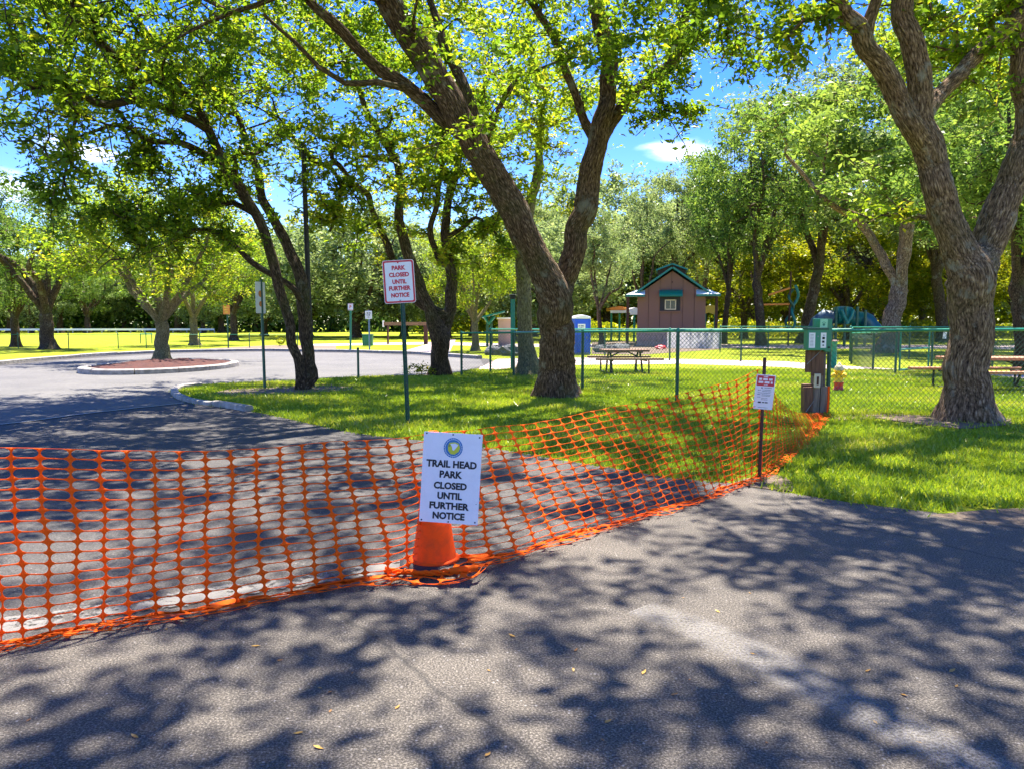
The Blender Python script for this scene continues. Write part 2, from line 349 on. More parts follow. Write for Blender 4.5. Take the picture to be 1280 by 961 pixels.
def crom0(p, n):
    p = np.asarray(p, float); q = np.vstack([2*p[0]-p[1], p, 2*p[-1]-p[-2]]); o = []
    for i in range(1, len(q)-2):
        m = max(1, int(round(np.linalg.norm(q[i+1]-q[i])/n)))
        for k in range(m):
            t = k/m; o.append(.5*((2*q[i]) + (-q[i-1]+q[i+1])*t + (2*q[i-1]-5*q[i]+4*q[i+1]-q[i+2])*t*t + (-q[i-1]+3*q[i]-3*q[i+1]+q[i+2])*t**3))
    o.append(p[-1]); return o
ground, _ = sheet('ground', [(-900, -60), (900, -60), (900, 1500), (-900, 1500)], 0, M['lawn'])
lawn_edge = [(1280, 655), (1160, 640), (1060, 628), (985, 616), (940, 606), (890, 602), (830, 596), (760, 584), (700, 575), (640, 564), (560, 554), (500, 548), (450, 542), (400, 532), (330, 517), (280, 509), (245, 505), (224, 499), (217, 491), (226, 485), (262, 481), (310, 479), (360, 477), (420, 473), (480, 471), (530, 470), (575, 466), (600, 460), (622, 454)]
le = smooth([(16, 1.5, 0), (8.5, 3.6, 0)] + [G(*p) for p in lawn_edge])
far_edge = [(612, 449), (585, 447), (560, 446), (520, 443), (480, 442), (440, 440.5), (390, 440), (330, 439), (260, 440), (200, 441.5), (140, 444.5), (90, 448), (40, 452), (0, 456), (-120, 468), (-300, 490)]
fe = smooth([G(*p) for p in far_edge], .8)
road_poly = le + fe + [Vector((-22, 6, 0)), Vector((-22, -14, 0)), Vector((20, -14, 0))]
road, ROADP = sheet('parking_lot', road_poly, .004, M['asphalt_lot'])
# the coarse drive in front of the net lies over the smooth lot surface
drv = [G(-300, 868), G(0, 803), G(225, 764), G(480, 722), G(530, 714), G(700, 678), G(860, 636), G(925, 610), G(985, 616.5), G(1060, 628.5), G(1160, 640.5), G(1280, 655.5), Vector((8.4, 3.55, 0)), Vector((15.9, 1.45, 0)), Vector((19, -13, 0)), Vector((-21, -13, 0)), Vector((-21, 0, 0))]
drive, _ = sheet('road', drv, .008, M['asphalt'])
sheet('parking_lot', [G(-300, 560), G(0, 531), G(110, 517), G(235, 503), G(222, 493), G(219, 489), G(262, 480), G(420, 472), G(530, 469), G(575, 465), G(605, 457), G(600, 449.5), G(520, 445), G(440, 442), G(330, 440.5), G(200, 443), G(90, 450), G(0, 458), G(-120, 471)], .008, M['asphalt_pale'])
def strip(name, px, w0, z, mat, world=False, n=.25, kind='structure', parent=None):
    c = np.array(crom0([tuple(G(*p))[:2] if not world else p for p in px], n)); w = np.interp(np.linspace(0, 1, len(c)), np.linspace(0, 1, len(w0)), w0)
    d = np.gradient(c, axis=0); d /= np.linalg.norm(d, axis=1)[:, None]; nn = np.stack([-d[:, 1], d[:, 0]], 1); V = []; E = []
    for s, e in ((-1, .5), (-.55, 0), (.55, 0), (1, .5)): V.append(np.column_stack([c + nn*w[:, None]*s*.5, np.full(len(c), z)])); E.append(np.full(len(c), e))
    V = np.stack(V, 1).reshape(-1, 3); m = len(c); i = np.arange(m-1)[:, None]*4; j = np.arange(3)[None]
    F = np.stack([i+j, i+4+j, i+5+j, i+1+j], -1).reshape(-1, 4)[:, ::-1]
    o = mesh_np(name, V, F, mat, parent, False, {'edge': ('FLOAT', np.stack(E, 1).ravel())}); tag(o, kind=kind); return o
strip('road_marking', [(-300, 848), (-120, 808), (0, 785), (225, 750), (480, 711), (540, 703)], [.30, .27], .012, M['worn_white'])
strip('road_marking', [(800, 762), (860, 783), (930, 815), (1000, 850), (1080, 892), (1200, 950), (1400, 1040)], [.22, .3, .24, .2], .012, M['worn_line'])
strip('road_seam', [(-200, 547), (0, 531), (110, 517), (230, 504)], [.07, .09], .0125, M['plate'])
# paths through the park
def band(name, top, bot, z, mat): return sheet(name, [G(*p) for p in top] + [G(*p) for p in reversed(bot)], z, mat, jag=.06)[0]
band('path', [(500, 440.5), (530, 432), (556, 424.5)], [(560, 444.5), (566, 432), (570, 424.5)], .006, M['path'])
band('path', [(622, 449), (700, 447), (850, 449), (980, 452), (1060, 458), (1170, 464), (1400, 472)], [(585, 467.5), (660, 457), (850, 455), (980, 459), (1060, 466), (1170, 474), (1400, 484)], .005, M['path'])
band('path', [(390, 430.5), (470, 429), (540, 428), (640, 430), (900, 431), (1300, 432)], [(390, 433), (470, 431.5), (540, 431), (640, 434), (900, 435.5), (1300, 437)], .005, M['path'])
band('dirt_patch', [(290, 486), (340, 480.5), (420, 480), (470, 483)], [(262, 492), (300, 498), (345, 494), (400, 490), (470, 487)], .009, M['dirt'])
band('dirt_patch', [(262, 440), (340, 438.6), (420, 438.6)], [(262, 436), (340, 432), (420, 432.5)][::1], .009, M['dirt'])
band('dirt_patch', [(1030, 520), (1100, 516), (1150, 519), (1200, 521), (1265, 522)], [(1030, 526), (1100, 523), (1150, 531), (1200, 536), (1262, 531)], .009, M['dirt'])
band('dirt_patch', [(915, 604), (960, 592), (985, 598)], [(925, 607), (960, 612), (990, 615)], .0095, M['dirt'])
band('dirt_patch', [(1200, 641), (1280, 636), (1420, 640)], [(1160, 645), (1280, 661), (1420, 684)], .0095, M['dirt'])
band('dirt_patch', [(740, 428), (800, 427), (900, 430)], [(740, 443), (800, 444), (900, 437)], .009, M['dirt'])
# kerbs: short cast segments with joints
def kerb(px, w, h, seglen, label, closed=False, world=None):
    c = crom0([tuple(G(*p))[:2] for p in px] if world is None else world, .12); c = np.array(c)
    e = empty('kerb', (c[0][0], c[0][1], 0)); tag(e, kind='structure'); L = np.concatenate([[0], np.cumsum(np.linalg.norm(np.diff(c, axis=0), axis=1))]); n = max(1, int(L[-1]/seglen)); rng = np.random.default_rng(3)
    for k in range(n):
        s = np.linspace(L[-1]*k/n + .006, L[-1]*(k+1)/n - .006, 7); x = np.interp(s, L, c[:, 0]) - c[0][0]; y = np.interp(s, L, c[:, 1]) - c[0][1]
        d = np.stack([np.gradient(x), np.gradient(y)], 1); d /= np.linalg.norm(d, axis=1)[:, None]; nn = np.stack([-d[:, 1], d[:, 0]], 1)
        prof = [(-w/2, -.05), (-w/2, h*.8), (-w*.32, h), (w*.38, h), (w/2, h*.86), (w/2, -.05)]; dz = rng.normal(0, .004); V = []
        for i in range(7): V += [(x[i]+nn[i, 0]*a, y[i]+nn[i, 1]*a, b+dz) for a, b in prof]
        F = [(i*6+j, i*6+j+1, i*6+7+j, i*6+6+j) for i in range(6) for j in range(5)]
        mb = MB().add(V, F); mb.add(V[:6], [tuple(range(6))]); mb.add(V[-6:], [tuple(reversed(range(6)))]); mb.build('kerb_segment', M['kerb'], e)
    return e
kerb([(312, 514), (280, 508.5), (246, 504), (226, 498.5), (218, 491), (226, 485.5), (250, 482.5)], .13, .08, 1.0, '')
kerb([(600, 449), (560, 446), (520, 443), (480, 442), (440, 440.5), (390, 440), (330, 439), (260, 440), (200, 441.5), (140, 444.5), (90, 448), (40, 452), (0, 456), (-120, 468)], .2, .13, 2.4, '')
# mulch island
ic = (G(203, 461).x - .0, (G(203, 468.5).y + G(203, 454.5).y)/2); irx = (G(288, 459).x - G(112, 462).x)/2; iry = (G(203, 454).y - G(203, 468.5).y)/2
ell = [(ic[0] + irx*math.cos(a), ic[1] + iry*math.sin(a)) for a in np.linspace(0, 2*math.pi, 49)]
kerb(None, .2, .15, 1.0, '', world=ell)
nm = 20; V = [(ic[0], ic[1], .23)]; F = []; rg = np.random.default_rng(8); K = 48
for i in range(1, 9):
    for j in range(K):
        a = 2*math.pi*j/K; f = i/8*.97; V.append((ic[0]+irx*f*math.cos(a), ic[1]+iry*f*math.sin(a), .14*(1-f**2)+.09+rg.normal(0, .02)))
F3 = [(0, 1+j, 1+(j+1) % K) for j in range(K)]; F4 = [(1+i*K+j, 1+(i+1)*K+j, 1+(i+1)*K+(j+1) % K, 1+i*K+(j+1) % K) for i in range(7) for j in range(K)]
mb = MB(); mb.add(V, F3+F4, True); tag(mb.build('mulch_bed', M['mulch']), kind='structure')

# point in polygon
def inside(pts, poly):
    x, y = pts[:, 0], pts[:, 1]; q = np.array([(p[0], p[1]) for p in poly]); c = np.zeros(len(x), bool); j = len(q)-1
    for i in range(len(q)):
        xi, yi = q[i]; xj, yj = q[j]; t = ((yi > y) != (yj > y)) & (x < (xj-xi)*(y-yi)/(yj-yi+1e-12)+xi); c ^= t; j = i
    return c
def grass_patch(n, x0, x1, y0, y1, hgt, wid, seed, name='grass'):
    rng = np.random.default_rng(seed); p = np.stack([rng.uniform(x0, x1, n), y0 + (y1-y0)*rng.random(n)**1.5], 1)
    q = pix(np.column_stack([p, np.zeros(n)])); p = p[(q[:, 0] > -40) & (q[:, 0] < 1320)]; 
    off = rng.normal(0, .05, p.shape); k = ~inside(p + off, ROADP); p = p[k]; n = len(p)
    pn = (np.sin(p[:, 0]*1.7+np.sin(p[:, 1]*1.1)*2)+np.sin(p[:, 1]*2.3+p[:, 0]*.7))*.25 + rng.normal(0, .18, n)
    for (cx, cy, r) in [(*G(1205, 530)[:2], .9), (*G(1130, 524)[:2], .5), (*G(950, 600)[:2], .25), (*G(385, 487)[:2], .9), (*G(320, 490)[:2], .8), (*G(696, 496)[:2], .5), (*G(550, 470)[:2], .5), (*G(1240, 648)[:2], .35), (*G(1290, 652)[:2], .4)]:
        d = np.hypot(p[:, 0]-cx, p[:, 1]-cy)/r; kk = (d > 1) | (rng.random(len(p)) < d*.35); p = p[kk]; pn = pn[kk]
    n = len(p); h = hgt*rng.uniform(.5, 1.25, n)*(1+.5*pn); a = rng.uniform(0, 6.28, n); w = wid*(1+p[:, 1]/18)
    dx = np.stack([np.cos(a), np.sin(a)], 1)*(w[:, None]/2); ln = rng.normal(0, .5, (n, 2))*h[:, None]
    V = np.stack([np.column_stack([p-dx, np.zeros(n)]), np.column_stack([p+dx, np.zeros(n)]), np.column_stack([p+ln, h])], 1).reshape(-1, 3)
    ti = np.clip(.45 + pn*.55 + rng.normal(0, .13, n), 0, 1)
    o = mesh_np(name, V, np.arange(3*n).reshape(n, 3), M['grass'], None, False, {'tint': ('FLOAT', np.repeat(ti, 3))}); tag(o, 'short green lawn grass growing beside the road and round the oaks', 'grass', kind='stuff'); return o
grass_patch(560000, -9, 12, 4.4, 21, .05, .011, 1)
# ------------------------------------------------------------------ trees
def crom(p, n):                        # Catmull-Rom resample
    p = np.asarray(p, float); q = np.vstack([2*p[0]-p[1], p, 2*p[-1]-p[-2]]); o = []
    for i in range(1, len(q)-2):
        m = max(1, int(round(np.linalg.norm(q[i+1, :3]-q[i, :3])/n)))
        for k in range(m):
            t = k/m
            o.append(.5*((2*q[i]) + (-q[i-1]+q[i+1])*t + (2*q[i-1]-5*q[i]+4*q[i+1]-q[i+2])*t*t + (-q[i-1]+3*q[i]-3*q[i+1]+q[i+2])*t**3))
    o.append(q[-2]); return np.array(o)
class Tree:
    def __init__(s, seed): s.rng = np.random.default_rng(seed); s.pos = []; s.par = []; s.fix = []; s.dir = []; s.chains = []; s.tips = []
    def limb(s, pts, step=.3, jit=.02):   # pts: rows x, y, z, r
        q = crom(pts, step); st = -1
        if s.pos: st = int(np.argmin(np.linalg.norm(np.array(s.pos) - q[0, :3], axis=1)))
        ch = [] if st < 0 else [st]; last = st
        for i in range(0 if st < 0 else 1, len(q)):
            p = q[i, :3].copy()
            if i > 1: p += s.rng.normal(0, jit, 3)*min(1, q[i, 3]*8)
            s.pos.append(p); s.par.append(last); s.fix.append(q[i, 3])
            d = (p - s.pos[last]) if last >= 0 else np.array([0, 0, 1.]); s.dir.append(d/(np.linalg.norm(d)+1e-9))
            last = len(s.pos)-1; ch.append(last)
        s.chains.append(ch)
    def grow(s, A, step=.3, curve=.5, wob=.04, minr=0.0, droop=0.0):
        pos = np.zeros((len(s.pos)+len(A)*30, 3)); dr = np.zeros_like(pos); n = len(s.pos)
        pos[:n] = s.pos; dr[:n] = s.dir; base = n; d0 = np.full(len(A), 1e9)
        ok = np.array([f > minr for f in s.fix])
        low = np.array(s.pos)[:, 2] < max(1.6, 0) 
        for i in range(0, n): d0 = np.minimum(d0, np.linalg.norm(A - pos[i], axis=1))
        pen = np.zeros(len(pos)); pen[:n][low] = 50
        for ai in np.argsort(d0):
            a = A[ai]; v = a - pos[:n]; d = np.linalg.norm(v, axis=1) + 1e-6
            cs = np.einsum('ij,ij->i', v, dr[:n])/d
            j = int(np.argmin(d*(1.35 - .35*cs) + pen[:n])); L = d[j]
            if L < step*.3: continue
            m = max(1, int(math.ceil(L/step))); m = min(m, 25)
            p0 = pos[j]; p1 = p0 + dr[j]*L*curve*.6 + np.array([0, 0, .12*L]); t = np.linspace(0, 1, m+1)[1:, None]
            pts = (1-t)**2*p0 + 2*t*(1-t)*p1 + t*t*a; pts[:-1] += s.rng.normal(0, wob, (m-1, 3))
            last = j; ch = [j]
            for p in pts:
                if n >= len(pos): break
                dd = p - pos[last]; pos[n] = p; dr[n] = dd/(np.linalg.norm(dd)+1e-9)
                s.par.append(last); s.fix.append(0); last = n; ch.append(n); n += 1
            s.chains.append(ch); s.tips.append(last)
        s.pos = list(pos[:n]); s.dir = list(dr[:n])
    def radii(s, r0=.007, ex=.46, cap=.2):
        n = len(s.pos); cnt = np.zeros(n)
        for t in s.tips: cnt[t] += 1
        for i in range(n-1, -1, -1):
            if s.par[i] >= 0: cnt[s.par[i]] += cnt[i]
        r = r0*np.maximum(cnt, 1)**ex; fx = np.array(s.fix); r = np.where(fx > 0, fx, np.minimum(r, cap))
        for i in range(n):
            if s.par[i] >= 0 and fx[i] == 0: r[i] = min(r[i], r[s.par[i]]*.85)
        s.r = r
    def wood(s, name, mat, parent, kmax=20, rmin=0, flare=.9, relief=.0, kmin=3):
        V = []; F = []; B = []; off = 0; pos = np.array(s.pos)
        for ci, ch in enumerate(s.chains):
            rr = s.r[ch].copy()
            if len(ch) < 2: continue
            if ci > 0: rr[0] = min(rr[0], rr[1]*1.35)
            if rr.max() < rmin: continue
            p = pos[ch]; big = rr.max() > .08
            if big:
                q = crom(np.column_stack([p, rr]), .09 if rr.max() > .14 else .15); p = q[:, :3]; rr = q[:, 3]
            m = len(p); k = int(np.clip(rr.max()*110, kmin, kmax))
            tg = np.gradient(p, axis=0); tg /= np.linalg.norm(tg, axis=1)[:, None]+1e-9
            up = np.array([1., 0, 0]) if abs(tg[0][0]) < .8 else np.array([0, 1., 0])
            a = np.zeros((m, 3)); 
            for i in range(m):
                x = up - tg[i]*np.dot(up, tg[i]); x /= np.linalg.norm(x)+1e-9; a[i] = x; up = x
            b = np.cross(tg, a); th = np.linspace(0, 2*math.pi, k, endpoint=False)
            rad = np.repeat(rr[:, None], k, 1); L = np.concatenate([[0], np.cumsum(np.linalg.norm(np.diff(p, axis=0), axis=1))])
            if relief and rr.max() > .07:
                ph = s.rng.uniform(0, 6.28, 8); Z = L[:, None]; T = th[None]
                rad = rad*(1 + relief*(.5*np.sin(2*T+ph[0]+Z*.9) + .4*np.sin(3*T+ph[1]-Z*1.7) + .3*np.sin(5*T+ph[2]+Z*2.3) + .25*np.sin(9*T+ph[3]+Z*4+np.sin(Z*7))) + relief*.35*s.rng.normal(0, 1, rad.shape))
            if relief and rr.max() > .07: rad = rad*(1-1.5*relief)
            if relief and rr.max() > .1:
                rad = rad*(1 + relief*.5*(np.abs(np.sin(7*T+ph[4]+Z*1.3+np.sin(Z*3+ph[5])))-.5))
                for _ in range(int(L[-1]*1.6)):
                    zk, tk = s.rng.uniform(0, L[-1]), s.rng.uniform(0, 6.28); dt_ = np.angle(np.exp(1j*(T-tk))); sk = s.rng.uniform(.07, .16)
                    rad = rad*(1 + s.rng.uniform(-.06, .13)*np.exp(-((Z-zk)/sk)**2 - (dt_*rr[:, None]/sk)**2))
            if ci == 0 and flare:
                h = np.maximum(0, 1 - L/.8)[:, None]**2.8; ph = s.rng.uniform(0, 6)
                rad = rad*(1 + flare*h*(.55 + .3*np.sin(5*th+ph)[None] + .2*np.sin(3*th+1+ph)[None]))
            vv = p[:, None] + rad[..., None]*(np.cos(th)[None, :, None]*a[:, None] + np.sin(th)[None, :, None]*b[:, None])
            if ci == 0: vv[0, :, 2] = -.05
            V.append(vv.reshape(-1, 3)); ofs = ci*.37
            B.append(np.stack([np.cos(th)[None]*rr[:, None]+ofs, np.sin(th)[None]*rr[:, None]+0*L[:, None], np.repeat(L[:, None], k, 1)], -1).reshape(-1, 3))
            i = np.arange(m-1)[:, None]*k; j = np.arange(k)[None]; j2 = (j+1) % k
            F.append(np.stack([i+j, i+j2, i+k+j2, i+k+j], -1).reshape(-1, 4) + off); off += m*k
        return mesh_np(name, np.vstack(V), np.vstack(F), mat, parent, True, {'bark': ('FLOAT_VECTOR', np.vstack(B))})
    def leaves(s, name, mat, parent, per=36, size=.065, spread=.2, tone=(.1, .9), back=3, keep=None, aspect=.45):
        rng = s.rng; C = []; TI = []; tips = np.array(s.tips); pos = np.array(s.pos)
        for t in tips:
            chain = [t]
            for _ in range(back):
                q = s.par[chain[-1]]
                if q < 0 or s.r[q] > .05: break
                chain.append(q)
            pts = pos[chain]; k = max(3, int(per*rng.uniform(.5, 1.4))); ii = rng.integers(0, len(pts), k); jj = np.minimum(ii+1, len(pts)-1); f = rng.random((k, 1))
            C.append(pts[ii]*(1-f) + pts[jj]*f + rng.normal(0, spread, (k, 3))*[1, 1, .7]); TI.append(np.full(k, rng.normal(0, .16)))
        C = np.vstack(C); TI = np.concatenate(TI)
        if keep is not None: kk = keep(C, rng); C = C[kk]; TI = TI[kk]
        n = len(C); d = rng.normal(0, 1, (n, 3)); d[:, 2] = d[:, 2]*.6 - .15; d /= np.linalg.norm(d, axis=1)[:, None]
        up = rng.normal(0, .75, (n, 3)) + [0, 0, 1.]; w = np.cross(d, up); w /= np.linalg.norm(w, axis=1)[:, None]+1e-9; nn = np.cross(w, d)
        L = size*rng.uniform(.45, 1.5, n)[:, None]; w = w*L*aspect*.5; 
        V = np.stack([C - d*L*.5, C + w + nn*L*.12 - d*L*.05, C + d*L*.5, C - w + nn*L*.12 - d*L*.05], 1).reshape(-1, 3)
        F = np.arange(4*n).reshape(n, 4); ti = np.clip(rng.uniform(*tone, n)*.5 + .5*np.mean(tone) + TI, 0, 1)
        return mesh_np(name, V, F, mat, parent, False, {'tint': ('FLOAT', np.repeat(ti, 4))})

def px_limb(rows, Y0, Y1=None):        # rows: x, y, width px [, Y]
    Y1 = Y0 if Y1 is None else Y1; o = []
    for i, r in enumerate(rows):
        Y = r[3] if len(r) > 3 else Y0 + (Y1-Y0)*i/max(1, len(rows)-1)
        p = P(r[0], r[1], Y); o.append((p.x, p.y, p.z, r[2]/2*Y/FPX))
    return o
DENS = ["8886787858895277", "6788677358872065", "7787546676300012", "8657556673000001", "3266556664000000", "0166446651000000", "0034334421000000"]
DG = np.array([[int(c) for c in r] for r in DENS], float)/9
def canopy_ok(pts, rng, above=.45, mul=.7, floor=0):
    q = pix(pts); gx = q[:, 0]/80 - .5; gy = q[:, 1]/50 - .5
    x0 = np.clip(np.floor(gx).astype(int), 0, 14); y0 = np.clip(np.floor(gy).astype(int), 0, 5)
    fx = np.clip(gx-x0, 0, 1); fy = np.clip(gy-y0, 0, 1)
    d = DG[y0, x0]*(1-fx)*(1-fy) + DG[y0, x0+1]*fx*(1-fy) + DG[y0+1, x0]*(1-fx)*fy + DG[y0+1, x0+1]*fx*fy
    d = np.where(q[:, 1] < 0, np.where((q[:, 0] > 930) & (q[:, 0] < 1100) & (q[:, 1] > -200), .4, above), d*mul)
    d = np.where(q[:, 1] > 350, floor, d); behind = (np.asarray(pts)[:, 1] < .6); d = np.where(behind, above, d)
    return rng.random(len(pts)) < d
def crown_pts(rng, c, rad, n_cl, per, sig, hollow=.45, zmin=None, mask=None, thr=None):
    v = rng.normal(0, 1, (n_cl*6, 3)); v /= np.linalg.norm(v, axis=1)[:, None]; rr = rng.uniform(hollow, 1, len(v))[:, None]
    cc = np.array(c) + v*rr*np.array(rad)
    if zmin is not None: cc = cc[cc[:, 2] > zmin]
    if mask: cc = cc[mask(cc, rng)]
    cc = cc[:n_cl]
    p = (cc[:, None] + rng.normal(0, 1, (len(cc), per, 3))*sig).reshape(-1, 3)
    if mask: p = p[mask(p, rng)]
    return p

def big_tree(base_px, limbs, c, rad, seed, label, bark, leaf, n_cl=95, per=24, sig=(.52, .52, .33), leaf_n=36, leaf_s=.1, zmin=3.2, mask=canopy_ok, extra=None, relief=.09, hollow=.35, spread=.09, tone=(.0, .95), r0=.0082, base=None, flare=.85):
    b = Vector(base) if base else G(*base_px); t = Tree(seed)
    for l in limbs: t.limb([(x-b.x, y-b.y, z, r) for x, y, z, r in l])
    m = (lambda p, rng: mask(p + np.array([b.x, b.y, 0]), rng)) if mask else None
    A = crown_pts(t.rng, (c[0]-b.x, c[1]-b.y, c[2]), rad, n_cl, per, sig, hollow, zmin, m)
    if extra is not None:
        E = np.vstack([t.rng.normal(0, 1, (k, 3))*np.array([s, s, s*.6]) + np.array(P(x, y, Y)) - np.array([b.x, b.y, 0]) for x, y, Y, s, k in extra]); A = np.vstack([A, E])
    t.grow(A, .28); t.radii(r0)
    e = empty('oak_tree', (b.x, b.y, 0), 0, label, 'tree')
    t.wood('trunk', bark, e, 38, 0, relief=relief, flare=flare); t.leaves('crown', leaf, e, leaf_n, leaf_s, spread, tone)
    return e
# --- the big leaning V-shaped oak in the middle
YC = 13.3
big_tree((697, 492), [
 px_limb([(697, 497, 50), (696, 440, 47), (695, 400, 47), (690, 365, 46), (672, 320, 38), (642, 262, 41), (600, 192, 40), (562, 130, 38), (522, 62, 36), (487, 0, 33), (452, -64, 28), (420, -130, 20)], YC, 10.5),
 px_limb([(698, 372, 34), (709, 340, 33), (718, 308, 32), (728, 265, 32), (738, 215, 30), (747, 178, 26), (760, 120, 22), (757, 60, 22), (744, 0, 20), (735, -70, 15), (722, -150, 10)], YC, 12.5),
 px_limb([(748, 178, 20), (775, 138, 17), (805, 108, 15), (840, 78, 14), (852, 45, 13), (862, 0, 11), (880, -60, 8)], 13.2, 11.8),
 px_limb([(742, 180, 16), (727, 140, 12), (714, 105, 11), (700, 70, 11), (686, 35, 10), (662, 0, 9), (640, -50, 6)], 13.1, 12.0),
 px_limb([(584, 172, 22), (552, 148, 20), (512, 112, 18), (478, 88, 16), (448, 62, 14), (420, 35, 14), (392, 8, 12), (360, -30, 8)], 11.9, 10.2),
 px_limb([(610, 215, 20), (594, 150, 15), (575, 100, 14), (556, 60, 13), (545, 25, 11), (530, -20, 7)], 12.6, 13.5),
 px_limb([(603, 185, 8), (618, 150, 7), (632, 118, 6), (648, 95, 5), (672, 88, 4), (700, 76, 3)], 12.3, 11.8),
 px_limb([(512, 112, 9), (470, 103, 8), (432, 104, 7), (398, 84, 6), (366, 52, 5), (330, 18, 4)], 11.2, 10.0),
 px_limb([(487, 2, 12), (430, -10, 10), (350, -5, 8), (292, 16, 7), (252, 32, 5), (222, 48, 3)], 10.8, 9.0)],
 (-.2, 10.6, 8.2), (8.2, 6.6, 4.6), 11, 'large dark oak with a leaning V-shaped fork, in front of the green fence', M['bark'], M['oak_leaf'], 200, 17,
 extra=[(800, 45, 12, .7, 26), (870, 25, 11, .6, 24), (915, 30, 10.5, .45, 22), (860, 150, 12, .35, 16), (850, 120, 11.8, .4, 16), (835, 150, 12, .3, 10)])
# --- right-hand oak
YR = 9.95
big_tree((1207, 522), [
 px_limb([(1207, 528, 64), (1209, 480, 56), (1212, 430, 54), (1214, 380, 56), (1214, 345, 60), (1195, 300, 43), (1178, 252, 41), (1166, 205, 38), (1154, 150, 33), (1145, 95, 30), (1136, 45, 28), (1126, -10, 26), (1112, -90, 18)], YR, 9.2),
 px_limb([(1168, 215, 28), (1148, 178, 30), (1125, 128, 28), (1098, 78, 27), (1070, 38, 24), (1042, -5, 22), (1000, -70, 14)], 9.6, 8.6),
 px_limb([(1214, 345, 50), (1228, 318, 44), (1244, 275, 42), (1264, 230, 36), (1280, 185, 32), (1282, 130, 28), (1274, 75, 26), (1268, 10, 24), (1262, -60, 18), (1270, -160, 10)], YR, 10.4),
 px_limb([(1156, 150, 22), (1172, 122, 21), (1194, 98, 21), (1226, 64, 21), (1258, 36, 18), (1292, 6, 16), (1330, -30, 12)], 9.7, 10.3),
 px_limb([(1080, 60, 18), (1086, 28, 17), (1095, 0, 15), (1104, -50, 10)], 9.0, 8.8),
 px_limb([(1162, 292, 9), (1150, 272, 8), (1132, 268, 7), (1115, 272, 6), (1098, 262, 4)], 9.9, 10.5),
 px_limb([(1060, 30, 7), (1030, 22, 6), (1005, 26, 5), (985, 45, 3)], 8.7, 8.8)],
 (5.9, 9.0, 8.0), (6.8, 6.4, 4.2), 23, 'thick pale-barked oak forking over the lawn at the right edge, shading the roadside', M['bark_warm'], M['oak_leaf'], 150, 17,
 extra=[(1180, 30, 10.5, .8, 50), (1240, 60, 11, .6, 30), (1170, 60, 11, .4, 20), (1010, 40, 9, .35, 14), (990, 75, 9, .25, 8), (1103, 266, 10.3, .18, 8)], tone=(.15, 1), relief=.08)
# --- double-trunk oak on the lawn nose
YD = 14.6
big_tree((384, 484), [
 px_limb([(377, 488, 13), (374, 462, 12), (367, 430, 13), (356, 385, 13), (345, 345, 14), (337, 310, 14), (320, 268, 14), (296, 228, 14), (270, 185, 13), (247, 140, 11), (224, 104, 9), (196, 60, 7), (160, 10, 5)], YD, 12.5),
 px_limb([(391, 487, 18), (388, 455, 17), (384, 420, 17), (381, 380, 17), (375, 345, 16), (362, 315, 14), (347, 282, 13), (328, 250, 12), (322, 215, 11), (309, 182, 9), (298, 145, 8), (276, 112, 6), (262, 60, 4)], YD, 15.5),
 px_limb([(379, 372, 9), (356, 352, 8), (336, 342, 8), (315, 328, 8), (298, 312, 7), (278, 296, 6), (256, 287, 6), (236, 290, 5), (206, 309, 4), (180, 318, 3)], 14.6, 13.4),
 px_limb([(298, 228, 12), (275, 205, 11), (247, 190, 10), (222, 178, 9), (198, 178, 8), (178, 172, 7), (160, 158, 6), (140, 158, 5), (90, 175, 3)], 13.6, 12),
 px_limb([(262, 168, 11), (240, 150, 11), (212, 138, 10), (190, 130, 10), (165, 126, 10), (130, 131, 10), (108, 122, 9), (88, 115, 7), (62, 103, 6), (45, 112, 4), (10, 90, 3)], 13.2, 9.8),
 px_limb([(175, 128, 10), (166, 104, 10), (150, 78, 10), (128, 52, 10), (112, 18, 9), (90, 6, 8), (62, -10, 7), (20, -40, 5)], 11.6, 9.2),
 px_limb([(318, 262, 8), (292, 254, 7), (262, 256, 6), (244, 266, 6), (222, 278, 5), (196, 282, 4), (160, 285, 3)], 14, 12.8),
 px_limb([(106, 122, 5), (98, 140, 5), (90, 165, 4), (86, 195, 4), (80, 225, 3), (76, 250, 2)], 10.6, 10.2)],
 (-5.2, 11.8, 6.6), (5.8, 5.6, 3.4), 37, 'slender oak with two dark trunks on the lawn, beside the thin dark pole', M['bark_dark'], M['oak_leaf'], 215, 16, zmin=2.7, sig=(.5, .5, .32),
 extra=[(60, 190, 10.5, .5, 22), (85, 235, 10.3, .3, 18), (40, 120, 10, .7, 24), (40, 30, 9.5, .9, 40), (150, 285, 13, .6, 40), (220, 285, 13.5, .6, 36), (170, 60, 11, .8, 40), (260, 225, 13.5, .6, 40), (180, 230, 13, .6, 40), (130, 255, 12.5, .7, 40), (185, 270, 13, .7, 36), (245, 250, 13.5, .7, 36), (215, 300, 13.2, .5, 24), (150, 205, 12.5, .6, 30), (310, 290, 14, .35, 12)], relief=.06)
